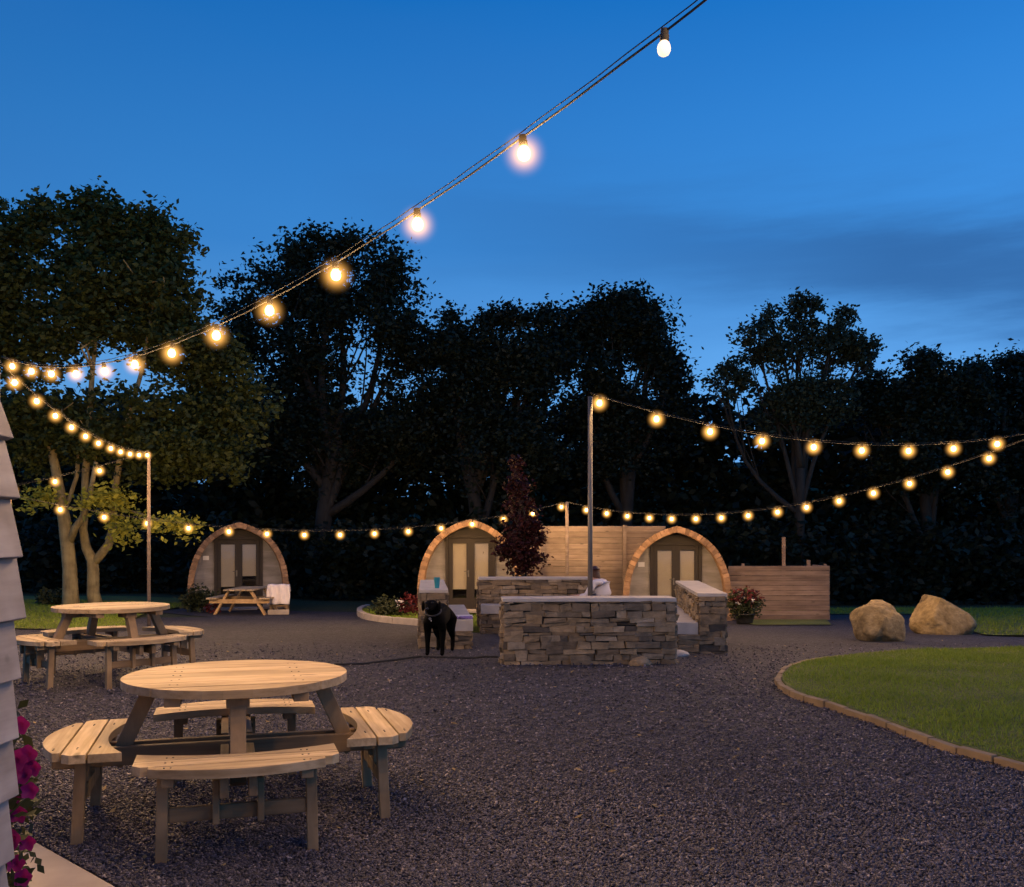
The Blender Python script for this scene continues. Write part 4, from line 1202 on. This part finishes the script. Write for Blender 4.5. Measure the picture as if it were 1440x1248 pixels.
def festoon(label, pts_fn, ts, cable_ts, r_cable=.0042, wire=True, dim=(), big=.88):
    global bulb_me, holder_me, halo_me, big_me
    a = pts_fn(cable_ts[0])
    t = empty('festoon_lights', a, 0, label, 'string lights', 'festoon bulb strings')
    mb = MB()
    path = [pts_fn(q) for q in cable_ts]
    mb.tube([p - a + Vector((0, 0, .0015 * math.sin(i * 1.7))) for i, p in enumerate(path)], r_cable, 6)
    mb.build('cable', 'rubber', t, smooth=True)
    if wire:
        mb = MB(); n_ = len(path)
        mb.tube([p - a + Vector((0, 0, .012 + .014 * math.sin(math.pi * i / (n_ - 1)) + .002 * math.sin(i * 2.1))) for i, p in enumerate(path)], .0022, 5)
        mb.build('support_wire', 'dark_steel', t, smooth=True)
    for i, q in enumerate(ts):
        p = pts_fn(q) - a
        swing = (random.uniform(-.12, .12), random.uniform(-.12, .12), random.uniform(0, 6))
        if bulb_me is None:
            mb = MB(); mb.lathe([(.013, -.036), (.019, -.043), (.0245, -.053), (.0268, -.064), (.0255, -.076), (.0205, -.087), (.012, -.093), (.004, -.095)], n=14)
            o = mb.build('bulb', 'bulb', t, smooth=True); bulb_me = o.data
            mb = MB(); mb.lathe([(.008, .012), (.015, .010), (.017, .0), (.0155, -.010), (.0185, -.013), (.0185, -.034), (.013, -.039)], n=14)
            hd = mb.build('lamp_holder', 'rubber', o, smooth=True); holder_me = hd.data
            mb = MB(); mb.ball((0, 0, 0), GR, 20, 14); gb = mb.build('bloom_halo', 'bloom_glow', o, smooth=True); gb.location = (0, 0, -.066); halo_me = gb.data  # the last ball is the added bloom halo, not a bulb part
        else:
            me = bulb_me
            if i in dim:
                me = bulb_me.copy(); me.materials.clear(); me.materials.append(M['bulb_dim'])
            if big > 1.2:
                if big_me is None:
                    big_me = bulb_me.copy(); big_me.materials.clear(); big_me.materials.append(M['bulb_large'])
                me = big_me
            o = bpy.data.objects.new('bulb', me); col.objects.link(o); o.parent = t
            if i in dim: o['label'] = 'dimmer bulb that barely glows'
            hd = bpy.data.objects.new('lamp_holder', holder_me); col.objects.link(hd); hd.parent = o
            if i not in dim:
                gb = bpy.data.objects.new('bloom_halo', halo_me); col.objects.link(gb); gb.parent = o; gb.location = (0, 0, -.066)
        o.location = p; o.rotation_euler = swing; o.scale = (big, big, big) if i not in dim else (.80, .80, .80)
    return t
def span(a, b_, sag):
    a, b_ = Vector(a), Vector(b_)
    return lambda t_: a.lerp(b_, t_) - Vector((0, 0, 4 * sag * t_ * (1 - t_)))
fr = lambda n_: [k / n_ for k in range(n_ + 1)]
ZB = .075     # the bulbs hang this far under the cable
A_fn = lambda n_: A_pt(n_) + Vector((0, 0, ZB))
an = list(range(0, 13)); festoon('bulb string sweeping overhead from the sky down to the maple', A_fn, [1, 0] + an[2:] + [-1, -2], [(-3.6 + 16.2 * k / 80) for k in range(81)], dim=(1,))
pB0 = (pA1.x, pA1.y, 3.17); pB1 = (-6.62, 17.5, H + (HY - 641) / F * 17.5 + ZB)
festoon('steep bulb string falling from the cabin corner to the thin pole', span(pB0, pB1, .24), [(.05 + k * .0925) for k in range(11)], fr(40), big=1.0)
festoon('short bulb string hanging among the maple branches', span(pB1, (-11.2, 18.6, 2.25), .12), [.22, .42, .62, .82], fr(24), big=1.25)
pD0 = Vector((1.28, 22.35, H + (HY - 711) / F * 22.35 + ZB)); pD1 = Vector((-9.05, 17.3, 2.22))
festoon('low bulb string passing in front of the cabin arches', span(pD0, pD1, .66), [.012 + k * .0655 for k in range(15)], fr(60), big=1.25)
pF0 = (.955, 11.72, H + (HY - 562) / F * 11.72 + ZB); pF1 = (7.9, 13.95, 3.05)
festoon('bulb string from the tall slim pole out over the lawn', span(pF0, pF1, .42), [.018 + k * .1045 for k in range(10)], fr(50), big=1.25)
festoon('bulb string drooping from over the lawn back to the short pole', span(pF1, pD0, .70), [.09 + k * .0605 for k in range(15)], fr(60), big=1.25)

# ------------------------------------------------------------------ sky
w = bpy.data.worlds.new('World'); scene.world = w; w.use_nodes = True
nt = w.node_tree; nt.nodes.clear()
out = node(nt, 'ShaderNodeOutputWorld'); bg = node(nt, 'ShaderNodeBackground'); bg.inputs['Strength'].default_value = 1.0
sky = node(nt, 'ShaderNodeTexSky', sky_type='NISHITA'); sky.sun_disc = False; sky.sun_elevation = R(-3.5); sky.sun_rotation = R(60); sky.ozone_density = 6.0; sky.altitude = 50
tc = node(nt, 'ShaderNodeTexCoord'); sx = node(nt, 'ShaderNodeSeparateXYZ'); nt.links.new(tc.outputs['Generated'], sx.inputs[0])
el = math_n(nt, 'DIVIDE', sx.outputs[2], math_n(nt, 'MAXIMUM', math_n(nt, 'SQRT', math_n(nt, 'ADD', math_n(nt, 'POWER', sx.outputs[0], 2.0), math_n(nt, 'POWER', sx.outputs[1], 2.0))), .001))
base = ramp(nt, math_n(nt, 'MULTIPLY', el, 1.0), [(0, (.16, .43, .86)), (.17, (.12, .385, .83)), (.30, (.046, .255, .68)), (.58, (.006, .150, .52)), (1.0, (.008, .10, .35))])
# brighter towards the right (west)
azx = math_n(nt, 'DIVIDE', sx.outputs[0], math_n(nt, 'MAXIMUM', math_n(nt, 'ABSOLUTE', sx.outputs[1]), .05))
br = node(nt, 'ShaderNodeMapRange'); br.inputs['From Min'].default_value = -.6; br.inputs['From Max'].default_value = .6; br.inputs['To Min'].default_value = .86; br.inputs['To Max'].default_value = 1.22
nt.links.new(azx, br.inputs['Value'])
brc = node(nt, 'ShaderNodeCombineColor')
for i in range(3): nt.links.new(br.outputs[0], brc.inputs[i])
c = mix(nt, 1.0, base, brc.outputs[0], 'MULTIPLY')
# low cloud bank, sloping down to the right
cv = node(nt, 'ShaderNodeCombineXYZ'); nt.links.new(azx, cv.inputs[0]); nt.links.new(el, cv.inputs[1])
cn = noise(nt, mapping(nt, cv.outputs[0], (2.4, 17, 1)), 1.0, 6, .6)
cn2 = noise(nt, mapping(nt, cv.outputs[0], (1.0, 3.2, 1), (3, 1, 0)), 1.6, 4, .5)
center = math_n(nt, 'SUBTRACT', .315, math_n(nt, 'MULTIPLY', azx, .125))
dd = math_n(nt, 'DIVIDE', math_n(nt, 'ADD', math_n(nt, 'SUBTRACT', el, center), math_n(nt, 'MULTIPLY', math_n(nt, 'SUBTRACT', cn, .5), .16)), .062)
gauss = math_n(nt, 'EXPONENT', math_n(nt, 'MULTIPLY', math_n(nt, 'POWER', math_n(nt, 'ABSOLUTE', dd), 2.0), -1.0))
side = node(nt, 'ShaderNodeMapRange'); side.inputs['From Min'].default_value = -.22; side.inputs['From Max'].default_value = .40; nt.links.new(azx, side.inputs['Value'])
mask = math_n(nt, 'MULTIPLY', math_n(nt, 'MULTIPLY', gauss, side.outputs[0]), .85)
c = mix(nt, mask, c, (.030, .13, .37))
veil = ramp(nt, cn2, [(.42, (0, 0, 0)), (.75, (.28, .28, .28))])
c = mix(nt, veil, c, (.035, .17, .52))
c = mix(nt, .04, c, sky.outputs[0])
nt.links.new(c, bg.inputs['Color']); nt.links.new(bg.outputs[0], out.inputs['Surface'])
SUN = bpy.data.lights.new('sun', 'SUN'); SUN.energy = .05; SUN.angle = R(20); SUN.color = (1, .9, .82)
so = bpy.data.objects.new('sun', SUN); col.objects.link(so); so.rotation_euler = (R(62), 0, R(60))

# ------------------------------------------------------------------ camera and render
cam = bpy.data.cameras.new('camera'); cam.sensor_width = 36; cam.lens = 36 * F / 1440; cam.shift_y = (HY - 624) / 1440
cam.clip_start = .05; cam.clip_end = 500
co_ = bpy.data.objects.new('camera', cam); col.objects.link(co_); co_.location = (0, 0, H); co_.rotation_euler = (R(90), 0, 0)
scene.camera = co_
scene.render.engine = 'CYCLES'
cy = scene.cycles
cy.use_denoising = True
try: cy.denoiser = 'OPENIMAGEDENOISE'; cy.denoising_input_passes = 'RGB_ALBEDO_NORMAL'
except Exception: pass
cy.max_bounces = 5; cy.diffuse_bounces = 2; cy.glossy_bounces = 2; cy.transmission_bounces = 3; cy.volume_bounces = 0; cy.transparent_max_bounces = 24
cy.sample_clamp_indirect = 3.0; cy.sample_clamp_direct = 5.0; cy.use_light_tree = True
cy.caustics_reflective = False; cy.caustics_refractive = False
vs_ = scene.view_settings
vs_.view_transform = 'Standard'; vs_.look = 'None'; vs_.exposure = 0; vs_.gamma = 1; vs_.use_curve_mapping = False
